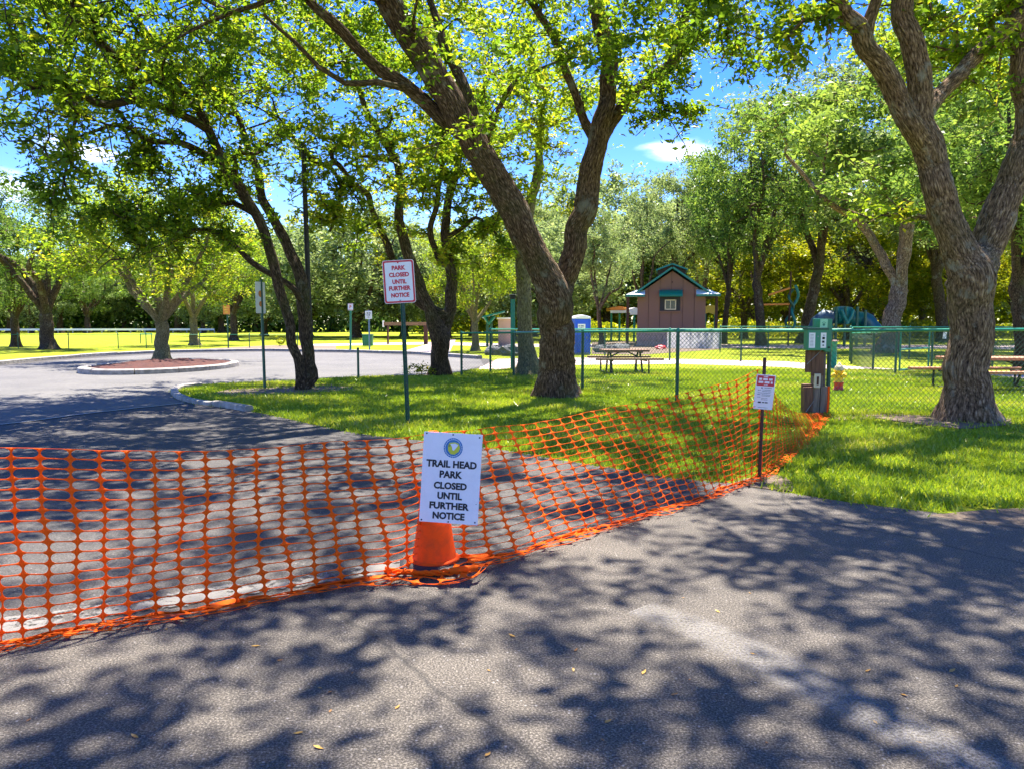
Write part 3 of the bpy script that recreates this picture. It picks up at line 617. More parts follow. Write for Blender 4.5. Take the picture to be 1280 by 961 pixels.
# --- oak behind the notice, crooked limbs
YM = 19.0
big_tree((551, 467), [
 px_limb([(551, 471, 27), (550, 445, 24), (549, 418, 27), (538, 392, 16), (524, 355, 14), (508, 312, 14), (500, 276, 12), (501, 240, 10), (495, 202, 10), (478, 172, 9), (462, 148, 8), (448, 112, 7), (437, 86, 5)], YM, 16),
 px_limb([(551, 420, 20), (560, 398, 16), (565, 352, 15), (559, 315, 13), (557, 285, 12), (563, 245, 11), (572, 208, 10), (574, 175, 8), (580, 120, 5)], YM, 18.4),
 px_limb([(556, 342, 9), (545, 312, 8), (537, 288, 8), (545, 262, 7), (548, 235, 7), (554, 200, 6), (553, 170, 5), (556, 130, 4)], 18.8, 17.6),
 px_limb([(536, 392, 12), (512, 360, 11), (492, 325, 10), (478, 292, 9), (466, 268, 8), (458, 244, 8), (440, 228, 7), (422, 206, 7), (398, 206, 7), (378, 186, 5), (358, 160, 4)], 19, 15.2),
 px_limb([(424, 212, 5), (426, 240, 4), (422, 265, 4), (412, 290, 3)], 15.8, 15.6),
 px_limb([(564, 296, 7), (580, 284, 6), (594, 272, 5), (610, 282, 4), (624, 298, 3)], 18.8, 18.4),
 px_limb([(496, 202, 5), (470, 196, 5), (452, 196, 4), (430, 208, 3)], 16.8, 16.0)],
 (-3.0, 17.6, 6.6), (5.0, 4.6, 3.1), 41, 'dark crooked oak growing behind the park closed notice', M['bark_dark'], M['oak_leaf'], 120, 15, zmin=3.0, sig=(.55, .55, .35), leaf_s=.12, leaf_n=32, relief=.06, tone=(.3, 1), extra=[(430, 245, 16, .6, 36), (395, 235, 15.4, .5, 30), (418, 275, 15.8, .45, 24), (470, 300, 17.5, .6, 30), (450, 180, 16, .6, 34), (590, 300, 18.8, .6, 34), (620, 255, 18.8, .6, 34), (600, 215, 18, .6, 34), (535, 180, 17.5, .6, 34), (535, 240, 18, .6, 34), (575, 320, 18.6, .4, 20), (625, 320, 18.6, .5, 24)])
# --- pale-barked tree inside the fence
big_tree((661, 469), [
 px_limb([(662, 472, 36), (660, 440, 25), (657, 405, 21), (655, 360, 21), (652, 320, 19), (660, 270, 15), (672, 220, 12), (676, 160, 8)], 19.0, 19.5),
 px_limb([(653, 322, 13), (636, 282, 12), (622, 240, 10), (612, 190, 8), (606, 140, 5)], 19.1, 18)],
 (.3, 19.5, 7.2), (4.2, 4, 2.8), 47, 'pale smooth-barked tree just inside the fence, half hidden by the leaning oak', M['bark_pale'], M['oak_leaf'], 80, 15, zmin=3.6, leaf_s=.12, leaf_n=32, tone=(.4, 1))

# --- oak beside the photographer, out of the picture, that dapples the road
def ovl(x, y, z, r): return (x, y, z, r)
big_tree(None, [[(5.2, -2.5, -.05, .36), (5.1, -2.4, 1.5, .32), (4.9, -2.2, 3.0, .3), (4.2, -1.3, 4.8, .2), (3.0, .2, 6.4, .15), (1.6, 1.6, 7.6, .1), (0, 2.6, 8.3, .05)],
 [(4.9, -2.2, 3.0, .25), (4.2, -3, 5, .18), (2.2, -3, 6.6, .13), (-.5, -2.4, 7.8, .08), (-3, -1.5, 8.5, .04)], [(4.2, -1.3, 4.8, .15), (5.4, .5, 6.6, .12), (6, 2.6, 7.8, .07)]],
 (.6, 1.6, 8.4), (6.6, 5.2, 2.2), 61, 'oak standing behind the photographer whose crown dapples the road', M['bark'], M['oak_leaf'], 250, 13, zmin=6.2, sig=(.55, .55, .35), leaf_n=26, leaf_s=.13, base=(5.2, -2.5, 0))
# --- procedural oaks shared by the mid and far distance
def proto_tree(seed, H=9, R0=4.6, trunk_h=2.0, tr=.28, nl=5, n_cl=60, per=13, leaf=None, bark=None, ln=30, ls=.16, spread=.2, sig=(.5, .5, .3), flat=.62, lean=.0, hollow=.5, tone=(.1, .9), zlow=.28):
    t = Tree(seed); rng = t.rng; a0 = rng.uniform(0, 6.28); L = np.array([math.cos(a0), math.sin(a0)])*lean
    top = (L[0]*trunk_h, L[1]*trunk_h, trunk_h)
    t.limb([(0, 0, -.05, tr*1.2), (L[0]*.4*trunk_h, L[1]*.4*trunk_h, trunk_h*.5, tr), (*top, tr*.95)], .3)
    for i in range(nl):
        a = a0 + 6.28*i/nl + rng.uniform(-.4, .4); o = rng.uniform(.45, .8)*R0; z = H*rng.uniform(.5, .75); r = tr*rng.uniform(.45, .62)
        if i == 0: o *= .25; z = H*.8
        p1 = np.array([top[0]+math.cos(a)*o*.35, top[1]+math.sin(a)*o*.35, trunk_h+(z-trunk_h)*.45]); p2 = np.array([top[0]+math.cos(a)*o, top[1]+math.sin(a)*o, z])
        p1 += rng.normal(0, .2, 3); mid = (p1+p2)/2 + rng.normal(0, .25, 3)
        t.limb([(*top, r*1.1), (*p1, r*.85), (*mid, r*.6), (*p2, r*.35)], .4)
    zc = H*(zlow+1)/2; A = crown_pts(rng, (top[0], top[1], zc), (R0, R0, H*(1-zlow)/2), n_cl, per, sig, hollow)
    A = A[A[:, 2] > H*zlow*.9]
    t.grow(A, .5, wob=.07); t.radii(.009*max(1, ls/.12), .42)
    w = t.wood('trunk', bark or M['bark'], None, 14, 0.012, relief=.05); l = t.leaves('crown', leaf or M['oak_leaf_dark'], None, ln, ls, spread, tone, back=2)
    md = (w.data, l.data)
    for o in (w, l): bpy.data.objects.remove(o)
    return md
PT = {
 'oak': proto_tree(101, 9, 5.0, 1.9, .34, 6, 75, 13, M['oak_leaf_dark'], M['bark_dark']),
 'oak2': proto_tree(102, 8, 4.3, 1.6, .26, 6, 62, 13, M['oak_leaf'], M['bark_pale'], ls=.14, tone=(.3, 1)),
 'tall': proto_tree(103, 13, 5.2, 3.4, .32, 5, 100, 13, M['oak_leaf_dark'], M['bark_dark'], lean=.12, ls=.2, zlow=.36, sig=(.55, .55, .33), ln=22),
 'tall2': proto_tree(104, 12, 4.2, 3.0, .26, 4, 70, 13, M['pale_leaf'], M['bark_dark'], lean=.2, ls=.2, zlow=.3, sig=(.55, .55, .33), ln=20),
 'airy': proto_tree(105, 11, 3.6, 2.6, .2, 4, 46, 12, M['pale_leaf'], M['bark'], lean=.1, ls=.17, zlow=.3, hollow=.2),
 'bushy': proto_tree(106, 8, 5.0, 1.0, .25, 6, 95, 12, M['pale_leaf'], M['bark_dark'], ls=.24, zlow=.12, hollow=.55, sig=(.6, .6, .45), ln=24),
 'twin': proto_tree(107, 12, 5, 2.2, .3, 3, 75, 13, M['oak_leaf_dark'], M['bark_warm'], lean=.35, ls=.2, zlow=.38, tone=(.3, 1)),
 'yellow': proto_tree(108, 9, 4.4, 1.8, .22, 5, 75, 13, M['shrub_leaf'], M['bark_dark'], ls=.2, zlow=.12, tone=(.2, .9)),
}
def put(kind, p, h, w, rz, label, group=None, name='oak_tree'):
    h *= 1.07
    base = {'oak': 9, 'oak2': 8, 'tall': 13, 'tall2': 12, 'airy': 11, 'bushy': 8, 'twin': 12, 'yellow': 9}[kind]
    e = empty(name, (p[0], p[1], 0), rz, label, 'tree', group)
    e.scale = (h/base*w, h/base*w, h/base)
    for nm, d in zip(('trunk', 'crown'), PT[kind]):
        o = bpy.data.objects.new(nm, d); COL.objects.link(o); o.parent = e
    return e
def ht(y_top, Y): return P(640, y_top, Y).z
Gx = lambda x, Y: ((x-640)/FPX*Y*(1.0), Y)
put('oak2', G(203, 452), ht(222, 26), 1.1, 1.2, 'small branching oak standing in the red mulch of the traffic island')
put('oak', G(60, 437), ht(222, 36), 1.0, .4, 'broad spreading oak on the far verge at the left, its dark trunk beyond the kerb')
put('oak', G(20, 434), ht(262, 40), .8, 2.2, 'smaller oak with a pale trunk at the very left edge, beyond the verge')
put('oak2', G(243, 432), ht(262, 42), .95, 3.0, 'oak behind the mulch island with a short dark trunk by the field')
put('oak2', G(594, 439), ht(262, 33), .8, 5.0, 'oak behind the grey rocks, left of the pale smooth-barked tree')
# ------------------------------------------------------------------ lettering
def text(s, size, mat, parent, loc, bold=0, width=None, rot=(R(90), 0, 0), name='lettering', ext=.0008, sq=1.0):
    cu = bpy.data.curves.new('lettering', 'FONT'); cu.body = s; cu.size = size; cu.align_x = 'CENTER'; cu.align_y = 'CENTER'; cu.offset = bold; cu.extrude = ext; cu.resolution_u = 3
    t = bpy.data.objects.new('tmp', cu); COL.objects.link(t); dg = bpy.context.evaluated_depsgraph_get(); me = bpy.data.meshes.new_from_object(t.evaluated_get(dg)); bpy.data.objects.remove(t)
    co = np.empty(len(me.vertices)*3, dtype=np.float32); me.vertices.foreach_get('co', co); co = co.reshape(-1, 3); c = (co.min(0)+co.max(0))/2; co[:, :2] -= c[:2]
    if width: co[:, 0] *= width/(co[:, 0].max()-co[:, 0].min()+1e-9)
    co[:, 1] *= sq
    me.vertices.foreach_set('co', co.ravel()); me.materials.clear(); me.materials.append(mat); me.update()
    o = bpy.data.objects.new(name, me); COL.objects.link(o); o.parent = parent; o.location = loc; o.rotation_euler = rot; return o
def rrect(w, h, r, k=5):
    o = []
    for cx, cz, a0 in ((w/2-r, h/2-r, 0), (-w/2+r, h/2-r, 90), (-w/2+r, -h/2+r, 180), (w/2-r, -h/2+r, 270)):
        for i in range(k+1): a = R(a0+90*i/k); o.append((cx+r*math.cos(a), cz+r*math.sin(a)))
    return o
def disc(r, t, y, name, mat, parent, c=(0, 0), k=32, sx=1):
    return MB().prism([(c[0]+r*sx*math.cos(2*math.pi*i/k), c[1]+r*math.sin(2*math.pi*i/k)) for i in range(k)], t, Matrix.Translation((0, y, 0))).build(name, mat, parent)
def lines(parent, rows, mat, y=-.004, name='small_print', seed=1):
    # rows of illegible small print as short ink dashes: (x0, x1, z, h)
    rng = random.Random(seed); mb = MB()
    for x0, x1, z, h in rows:
        x = x0
        while x < x1:
            w = rng.uniform(.5, 2.2)*h*1.5; w = min(w, x1-x)
            mb.box((x+w/2, y, z), (w, .0006, h)); x += w + h*.6
    return tag(mb.build(name, mat, parent), kind='stuff')

# ------------------------------------------------------------------ traffic cone + notice
cb = G(543, 708); cone = empty('traffic_cone', (cb.x, cb.y, .006), R(8), 'orange traffic cone standing in the middle of the mesh barrier behind the white notice', 'traffic cone')
MB().lathe([(.122, .035), (.118, .05), (.105, .12), (.083, .28), (.060, .46), (.040, .62), (.032, .70), (.030, .715), (.022, .722), (.020, .70)], k=32).build('cone_body', M['cone'], cone)
MB().lathe([(.124, .034), (.134, .036), (.135, .046), (.120, .052)], k=32).build('foot_ring', M['cone'], cone)
oc = [(.185*math.cos(R(22.5+45*i))*1.06, .185*math.sin(R(22.5+45*i))*1.06) for i in range(8)]
mb = MB(); n = 8
vs = [(x, y, .0) for x, y in oc] + [(x, y, .02) for x, y in oc] + [(x*.9, y*.9, .036) for x, y in oc]
mb.add(vs, [tuple(reversed(range(8)))] + [(i, (i+1) % 8, 8+(i+1) % 8, 8+i) for i in range(8)] + [(8+i, 8+(i+1) % 8, 16+(i+1) % 8, 16+i) for i in range(8)] + [tuple(range(16, 24))])
bp = mb.build('base_plate', M['blackp'], cone, .006); bp.rotation_euler = (R(-1.5), R(1), 0)

sp0 = P(563.5, 597, 3.745); sg = empty('notice_board', sp0, 0, 'white notice reading TRAIL HEAD PARK CLOSED UNTIL FURTHER NOTICE hung on the cone', 'sign', rot=(R(-6), R(2.6), R(-6)))
SW, SH = .305, .462
MB().prism(rrect(SW, SH, .004, 2), .004).build('board', M['white'], sg)
for s, z, w, h in (('TRAIL HEAD', .071, .262, .040), ('PARK', .018, .118, .040), ('CLOSED', -.040, .172, .038), ('UNTIL', -.092, .128, .038), ('FURTHER', -.143, .205, .038), ('NOTICE', -.194, .166, .038)):
    text(s, h*1.22, M['black'], sg, (0, -.0032, z), bold=.0019, width=w, sq=1.0)
ez = .155
disc(.051, .001, -.0026, 'seal_ring', M['seal_blue'], sg, (0.004, ez), sx=.97); disc(.044, .001, -.0032, 'seal_inner_ring', M['white'], sg, (.004, ez), sx=.97); disc(.042, .001, -.0037, 'seal_field', M['seal_blue'], sg, (.004, ez), sx=.97)
MB().prism([(-.028, ez+.01), (-.02, ez+.026), (.008, ez+.03), (.028, ez+.024), (.036, ez+.002), (.03, ez-.018), (.008, ez-.034), (-.012, ez-.032), (-.026, ez-.014)], .001, Matrix.Translation((.004, -.0043, 0))).build('seal_map', M['seal_yellow'], sg)
MB().prism([(-.016, ez+.02), (.01, ez+.024), (.026, ez+.016), (.014, ez-.002), (.004, ez-.014), (-.004, ez-.01), (-.006, ez+.004)], .001, Matrix.Translation((.004, -.0049, 0))).build('seal_sketch', M['white'], sg)
MB().prism([(-.024, ez+.018), (-.012, ez+.015), (-.016, ez+.006), (-.026, ez+.004)], .001, Matrix.Translation((.004, -.0055, 0))).build('seal_mark', paint('seal_olive', (.3, .33, .04)), sg)
g = MB()
for a in range(0, 360, 15):
    if 300 < a < 345 or 20 < a < 40: continue
    x, z = .0475*math.cos(R(a))*.97+.004, ez+.0475*math.sin(R(a)); g.box((x, -.0036, z), (.0045, .0012, .0015), Matrix.Rotation(-R(a), 3, 'Y'))
g.build('seal_lettering', M['white'], sg)
for x, z in ((-.138, .222), (0, .222), (.138, .215), (-.14, -.222), (0, -.224), (.138, -.218), (.139, -.125)): disc(.0042 if z != -.125 else .0025, .0016, -.0026, 'grommet', M['grey_metal'] if z == -.125 else M['black'], sg, (x, z), 12)

# ------------------------------------------------------------------ PARK CLOSED sign on a green post
def uchannel(h, mat, parent, w=.05, name='post', lean=0):
    mb = MB(); pr = [(-w/2, 0), (-w/2+.006, 0), (-w*.22, .022), (w*.22, .022), (w/2-.006, 0), (w/2, 0), (w/2, .004), (w*.28, .028), (-w*.28, .028), (-w/2, .004)]
    vs = [(x, y, z) for z in (-.1, h) for x, y in pr]; k = len(pr)
    mb.add(vs, [(i, (i+1) % k, k+(i+1) % k, k+i) for i in range(k)] + [tuple(range(k)), tuple(reversed(range(k, 2*k)))]); return mb.build(name, mat, parent)
pb = G(510, 530); pt = P(500.5, 322, pb.y); ln = math.atan2(pt.x-pb.x, pt.z)
ps = empty('park_closed_sign', pb, 0, 'red-lettered white sign reading PARK CLOSED UNTIL FURTHER NOTICE on a leaning green post', 'sign', rot=(0, ln, 0))
hh = pt.z/math.cos(ln); pst = uchannel(hh, M['dark_green_metal'], ps, .056); hb = MB()
for i in range(int(hh/.05)): hb.box((0, -.001 + .0225, .05+i*.05), (.010, .003, .016))
hb.build('bolt_holes', M['black'], ps).__setitem__('kind', 'stuff')
c = P(499, 352.5, pb.y); board = MB().prism(rrect(.40, .545, .03), .004).build('sign_plate', M['white'], ps)
Mi = Matrix.LocRotScale(pb, Matrix.Rotation(ln, 3, 'Y'), None).inverted(); lc = Mi @ c
board.location = (lc.x, -.012, lc.z); board.rotation_euler = (0, R(-1.2), 0)
o = rrect(.388, .533, .026); i_ = rrect(.345, .49, .018); k = len(o)
fr = MB(); fr.add([(x, -.0035, z) for x, z in o] + [(x, -.0035, z) for x, z in i_], [(a, (a+1) % k, k+(a+1) % k, k+a) for a in range(k)]); fr.build('border', M['red'], board)
for s, z, w in (('PARK', .175, .175), ('CLOSED', .088, .255), ('UNTIL', .0, .18), ('FURTHER', -.083, .275), ('NOTICE', -.17, .232)):
    text(s, .072, M['red'], board, (.005, -.004, z), bold=.0035, width=w, sq=1.0)
for z in (.24, -.24): disc(.010, .008, -.006, 'bolt', M['red'] if z > 0 else M['grey_metal'], board, (0, z), 12)

# ------------------------------------------------------------------ steel stake with the warning card
sb = G(949, 597); st_t = P(956, 447, sb.y); ln = math.atan2(st_t.x-sb.x, st_t.z)
st = empty('notice_stake', sb, 0, 'rusty steel stake with a red and white card holding up the mesh', 'sign', rot=(0, ln, 0))
MB().tube([(0, 0, -.1), (0, 0, st_t.z-.01), (0, 0, st_t.z), ], [.014, .014, .010], 10).build('stake', M['rust'], st)
cc = P(954, 489.5, sb.y-.02); lc = Matrix.LocRotScale(sb, Matrix.Rotation(ln, 3, 'Y'), None).inverted() @ cc
card = MB().prism(rrect(.155, .285, .006, 3), .003).build('card', M['white'], st); card.location = (lc.x, -.05, lc.z); card.rotation_euler = (R(4), R(3), R(-4))
MB().prism([(-.07, .05), (.07, .05), (.07, .134), (-.07, .134)], .001, Matrix.Translation((0, -.0022, 0))).build('red_panel', M['red'], card)
lines(card, [(-.055, .055, .105, .017), (-.058, .058, .080, .017), (-.02, .02, .125, .008), (-.012, .02, .059, .006)], M['white'], -.0032, 'panel_print', 3)
lines(card, [(-.03, -.015, .035, .008), (-.005, .055, .036, .004), (-.055, -.03, .015, .004), (-.02, .05, .02, .003), (-.02, .055, .008, .003), (-.055, .05, -.006, .003), (-.055, -.032, -.02, .005), (-.02, .05, -.02, .003), (-.02, .05, -.03, .003), (-.055, -.03, -.042, .004), (-.02, .03, -.05, .003), (-.02, .03, -.062, .003), (-.045, -.02, -.085, .012), (-.01, .035, -.085, .009), (-.04, .04, -.128, .003)], M['black'], -.0026, 'small_print', 4)
# the leftmost roadside sign seen nearly edge-on, etc.
def road_sign(base, top_px, w, h, cpx, turn, label, plate, post_mat, marks=None, name='road_sign', pw=.05):
    b = G(*base); t = P(*top_px, b.y); e = empty(name, b, 0, label, 'sign', rot=(0, math.atan2(t.x-b.x, t.z), 0))
    MB().tube([(0, 0, -.1), (0, 0, t.z)], pw/2, 8).build('post', post_mat, e); c = P(*cpx, b.y)
    p = MB().prism(rrect(w, h, .02), .006).build('sign_plate', plate, e); p.location = (c.x-b.x-(c.z)*math.tan(e.rotation_euler.y), -pw*.7, c.z); p.rotation_euler = (0, 0, R(turn))
    if marks: marks(p, w, h)
    return e
def yel(p, w, h):
    disc(w*.22, .002, -.0045, 'marker', M['orange'], p, (0, h*.12), 16); disc(w*.18, .002, -.0045, 'marker', M['orange'], p, (0, -h*.2), 16)
road_sign((331, 486), (326, 350), .30, .62, (326.5, 372.5), 72, 'narrow white sign seen nearly edge-on on a green post, left of the double-trunk oak', M['white'], M['dark_green_metal'], yel, pw=.06)
def redm(p, w, h): text('P', h*.6, M['red'], p, (0, -.005, 0), .006); [MB().box((0, -.004, s*h*.42), (w*.9, .002, h*.06)).build('border', M['red'], p) for s in (1, -1)]
def blkm(p, w, h): lines(p, [(-w*.3, w*.3, h*.22, h*.13), (-w*.3, w*.25, -h*.02, h*.13), (-w*.25, w*.25, -h*.28, h*.09)], M['black'], -.005, 'small_print', 9)
def orm(p, w, h): lines(p, [(-w*.35, w*.35, h*.25, h*.12), (-w*.35, w*.3, 0, h*.12), (-w*.25, w*.3, -h*.25, h*.12)], M['yellow'], -.005, 'small_print', 5)
road_sign((438, 440.5), (438.5, 380), .24, .32, (438.5, 384), 0, 'small white and red sign on a green post across the lot, left of the bin', M['white'], M['green_metal'], redm, pw=.10)
road_sign((462, 440), (461, 388), .32, .38, (461, 394), 0, 'small white sign on a pale post beside the green litter bin', M['white'], M['ltblue'], blkm, pw=.08)
road_sign((285.5, 435.5), (283.5, 381), .36, .50, (283.5, 387.5), 0, 'orange sign on a dark post on the far verge, right of the mulch island', M['orange'], M['dark_green_metal'], orm, pw=.08)
b = G(460, 433.5); lb = empty('litter_bin', b, 0, 'square dark green litter bin on the grass across the lot', 'bin')
box('bin_body', (0, 0, .35), (.56, .5, .62), M['green_metal'], lb, .03); box('lid', (0, 0, .69), (.62, .56, .06), M['dark_green_metal'], lb, .02)
mb = MB(); [mb.box((x, -.255, .35), (.03, .02, .56)) for x in (-.22, -.11, 0, .11, .22)]; mb.build('rib', M['dark_green_metal'], lb)
b = G(448, 473.5); t = P(448, 435, b.y); e = empty('marker_post', b, 0, 'short bare dark green stake at the back edge of the lawn', 'post')
MB().tube([(0, 0, -.1), (0, 0, t.z)], .028, 8).build('stake', M['dark_green_metal'], e); MB().lathe([(.03, t.z-.04), (.031, t.z), (.02, t.z+.006)], k=10).build('cap', M['black'], e)
# dark pole behind the double trunk
pb = G(390, 484); pt = P(379, 182, pb.y); e = empty('light_pole', pb, 0, 'tall thin dark wooden pole rising beside the double-trunk oak', 'pole', rot=(0, math.atan2(pt.x-pb.x, pt.z), 0)); hp = pt.z/math.cos(e.rotation_euler.y)
MB().tube([(0, 0, -.1), (0, 0, hp)], [.058, .048], 12).build('shaft', M['pole'], e); MB().lathe([(.052, hp-.03), (.056, hp+.01), (.03, hp+.03)], k=12).build('cap', M['black'], e)
MB().tube([(.02, -.02, hp-.12), (.35, -.05, hp-.02), (.42, -.06, hp-.05)], .012, 6).build('bracket', M['black'], e)

# ------------------------------------------------------------------ orange mesh barrier
topc = [(-14, -260, 548), (-6, -120, 552), (0, 14, 558), (3, 124, 563), (7, 256, 562), (10, 349, 558), (13, 432, 551), (15, 484, 548), (17, 532, 541), (19.5, 590, 537), (21, 617, 534), (23, 653, 530), (26, 698, 522), (30, 755, 511), (34, 808, 501), (37, 845, 494), (40, 888, 483), (43, 920, 474), (45, 948, 462), (48, 958, 470), (54, 970, 494), (62, 985, 510), (74, 1004, 516), (82, 1018, 516), (88, 1027, 515)]
botc = [(-14, -222, 858), (-6, -88, 829), (0, 28, 804), (3, 132, 785), (7, 262, 764), (10, 364, 744), (13, 455, 730), (15, 515, 722), (17, 565, 714), (19.5, 632, 698), (21, 672, 686), (23, 715, 672), (26, 765, 657), (30, 825, 640), (34, 868, 627), (37, 893, 618), (40, 915, 609), (43, 932, 603), (45, 947, 597), (48, 960, 589), (54, 978, 573), (62, 998, 556), (74, 1016, 535), (82, 1024, 525), (88, 1029, 519)]
us = np.array([a[0] for a in topc], float); Bp = np.array([tuple(G(x, y)) for _, x, y in botc])
# hanging depth of the top follows the foot, then runs back to the timber post
dep = np.interp(us, us, Bp[:, 1]); 
dep[us >= 45] = np.interp(us[us >= 45], [45, 88], [Bp[us == 45][0][1], 10.35]); Bp[-5:, 1] = Bp[-5:, 1]
Tp = np.array([tuple(P(x, y, d + .05*(u < 40))) for (u, x, y), d in zip(topc, dep)])
for i, u in enumerate(us):
    if u > 45:                     # foot lifts off the grass towards the post
        Bp[i] = tuple(P(botc[i][1], botc[i][2], dep[i]))
        Bp[i][2] = max(Bp[i][2], .02)
def cub(x, xs, ys):
    xs = np.asarray(xs); m = np.gradient(ys, xs, axis=0); i = np.clip(np.searchsorted(xs, x) - 1, 0, len(xs)-2); h = xs[i+1]-xs[i]; t = ((x-xs[i])/h)[:, None]; h = h[:, None]
    return (2*t**3-3*t*t+1)*ys[i] + (t**3-2*t*t+t)*h*m[i] + (-2*t**3+3*t*t)*ys[i+1] + (t**3-t*t)*h*m[i+1]
HR, BR = 18, 5
nrng = np.random.default_rng(9); ph = nrng.uniform(0, 6.28, 12); coljit = nrng.normal(0, 1, (140, 3)); rowj = nrng.normal(0, 1, (140, 40))
def net_pt(u, v):
    T = cub(u, us, Tp); B = cub(u, us, Bp); B[:, 2] = np.maximum(B[:, 2], .015); d = cub(u+.3, us, Bp) - cub(u-.3, us, Bp); d[:, 2] = 0; d /= np.linalg.norm(d, axis=1)[:, None]+1e-9
    nn = np.stack([d[:, 1], -d[:, 0], np.zeros(len(u))], 1)          # towards the camera
    s = np.clip(v/HR, 0, 1); p = T*(1-s)[:, None] + B*s[:, None]
    bul = np.sin(s*math.pi)*(.015+.018*np.sin(u*.55+ph[0])) + .006*np.sin(u*1.9+v*.3+ph[1]) + .004*np.sin(u*3.1-v*.5+ph[2]); p += nn*bul[:, None]
    p += d*((.012*np.sin(u*.45+v*.22+ph[3]) + .006*np.sin(v*.8+u*1.7+ph[4]))*np.sin(np.clip(v/HR, 0, 1)*math.pi*.8))[:, None]
    ui = np.clip(np.round(u).astype(int)+20, 0, 139); vi = np.clip(np.round(v).astype(int), 0, 39)
    p[:, 2] += .004*np.sin(u*.7+v*.3+ph[5])
    e = np.clip(v-HR, 0, None); on = e > 0                            # the surplus bunched on the ground
    fw = .020*e + .012*np.sin(e*2.1+u*.8+ph[6]) + .012*np.sin(u*2.3+e*3+ph[7]); p += nn*(fw*on)[:, None]
    near = np.exp(-((u-17.2)/1.6)**2); p -= nn*(on*near*.05)[:, None]
    p[:, 2] += on*(.008 + .010*np.abs(np.sin(e*1.4+u*.6+ph[8])) + .005*np.sin(u*1.7+e*2.2)) + on*near*.02; p += d*(on*.03*np.sin(e*1.7+u*1.3+ph[9]))[:, None]
    back = np.exp(-((u-16.6)/1.5)**2)*np.clip(v/HR, 0, 1)**1.2; p -= nn*(back*.16*(v <= HR))[:, None]; p -= nn*(back*on*(.16-.12*np.clip(e, 0, 3)))[:, None]
    p[:, 2] = np.maximum(p[:, 2], .012); return p
U0, U1 = -14, 88; q = np.linspace(0, 2*math.pi, 16, endpoint=False) + math.pi/16
def outer(a):                          # border of the unit square at angle a
    c, s = np.cos(a), np.sin(a); k = np.maximum(np.abs(c), np.abs(s)); return c/k*.5, s/k*.5
ox, oy = outer(q); ox = np.round(ox*1000)/1000; oy = np.round(oy*1000)/1000
sel = {}; UV = []; F = []
def vid(a, b):
    k = (round(a*1000), round(b*1000))
    if k not in sel: sel[k] = len(UV); UV.append((a, b))
    return sel[k]
ang = [math.atan2(b, a) for a, b in [(1, 0), (1, .5), (1, 1), (.5, 1), (0, 1), (-.5, 1), (-1, 1), (-1, .5), (-1, 0), (-1, -.5), (-1, -1), (-.5, -1), (0, -1), (.5, -1), (1, -1), (1, -.5)]]
ring = [(.5, 0), (.5, .25), (.5, .5), (.25, .5), (0, .5), (-.25, .5), (-.5, .5), (-.5, .25), (-.5, 0), (-.5, -.25), (-.5, -.5), (-.25, -.5), (0, -.5), (.25, -.5), (.5, -.5), (.5, -.25)]
def hole(i, n, ax, ay):                # squircle hole
    x, y = ring[i]; rx, ry = .21, .42
    if x == 0: return 0, ay*(1 if y > 0 else -1)
    if y == 0: return ax*(1 if x > 0 else -1), 0
    a = R(12 if abs(y) < .4 else 84 if abs(x) < .4 else 45); return math.copysign(ax-rx+rx*math.cos(a), x), math.copysign(ay-ry+ry*math.sin(a), y)
for u in range(U0, U1):
    for v in range(0, HR+BR):
        ax = .458 if u < 19 else .468; ay = .445 if u < 19 else .455
        base = len(UV); inn = []
        for i in range(16):
            x, y = hole(i, 2.45, ax, ay); inn.append(len(UV)); UV.append((u+.5+x, v+.5+y))
        out_ = [vid(u+.5+x, v+.5+y) for x, y in ring]
        F += [(out_[i], out_[(i+1) % 16], inn[(i+1) % 16], inn[i]) for i in range(16)]
UV = np.array(UV); NV = net_pt(UV[:, 0], UV[:, 1])
mn, tn, bs, on_ = newmat('orange_mesh_plastic'); bs.inputs['Base Color'].default_value = (.95, .155, .006, 1); bs.inputs['Roughness'].default_value = .6; bs.inputs['Specular IOR Level'].default_value = .15
trn = N(tn, 'ShaderNodeBsdfTranslucent', {0: (.95, .19, .015, 1)}); mxn = N(tn, 'ShaderNodeMixShader', {0: .35, 1: bs.outputs[0], 2: trn.outputs[0]}); tn.links.new(mxn.outputs[0], on_.inputs[0])
net = mesh_np('safety_mesh', NV, np.array(F), mn); sm = net.modifiers.new('thick', 'SOLIDIFY'); sm.thickness = .0022; sm.offset = 0
tag(net, 'orange plastic mesh barrier strung across the road from the left edge to the timber post', 'safety fence')
# rolled edge of the mesh tied round the foot of the cone
mb = MB(); pts = [(-.24, -.12, .025), (-.14, -.185, .035), (-.02, -.215, .04), (.10, -.21, .045), (.19, -.185, .05), (.235, -.15, .045)]
for k in range(3):
    mb.tube([(x, y + .012*math.sin(k*2.1+i), z + .012*math.cos(k*2.1+i*1.3)) for i, (x, y, z) in enumerate(crom0([p for p in pts], .03))], .0075, 6)
mb.tube([(.10, -.21, .05), (.17, -.195, .052), (.235, -.15, .048)], [.016, .02, .012], 8)
ro = mb.build('mesh_roll', mn); ro.location = (cb.x, cb.y, 0); tag(ro, 'twisted roll of orange mesh edge lying across the black foot of the cone', 'mesh roll')

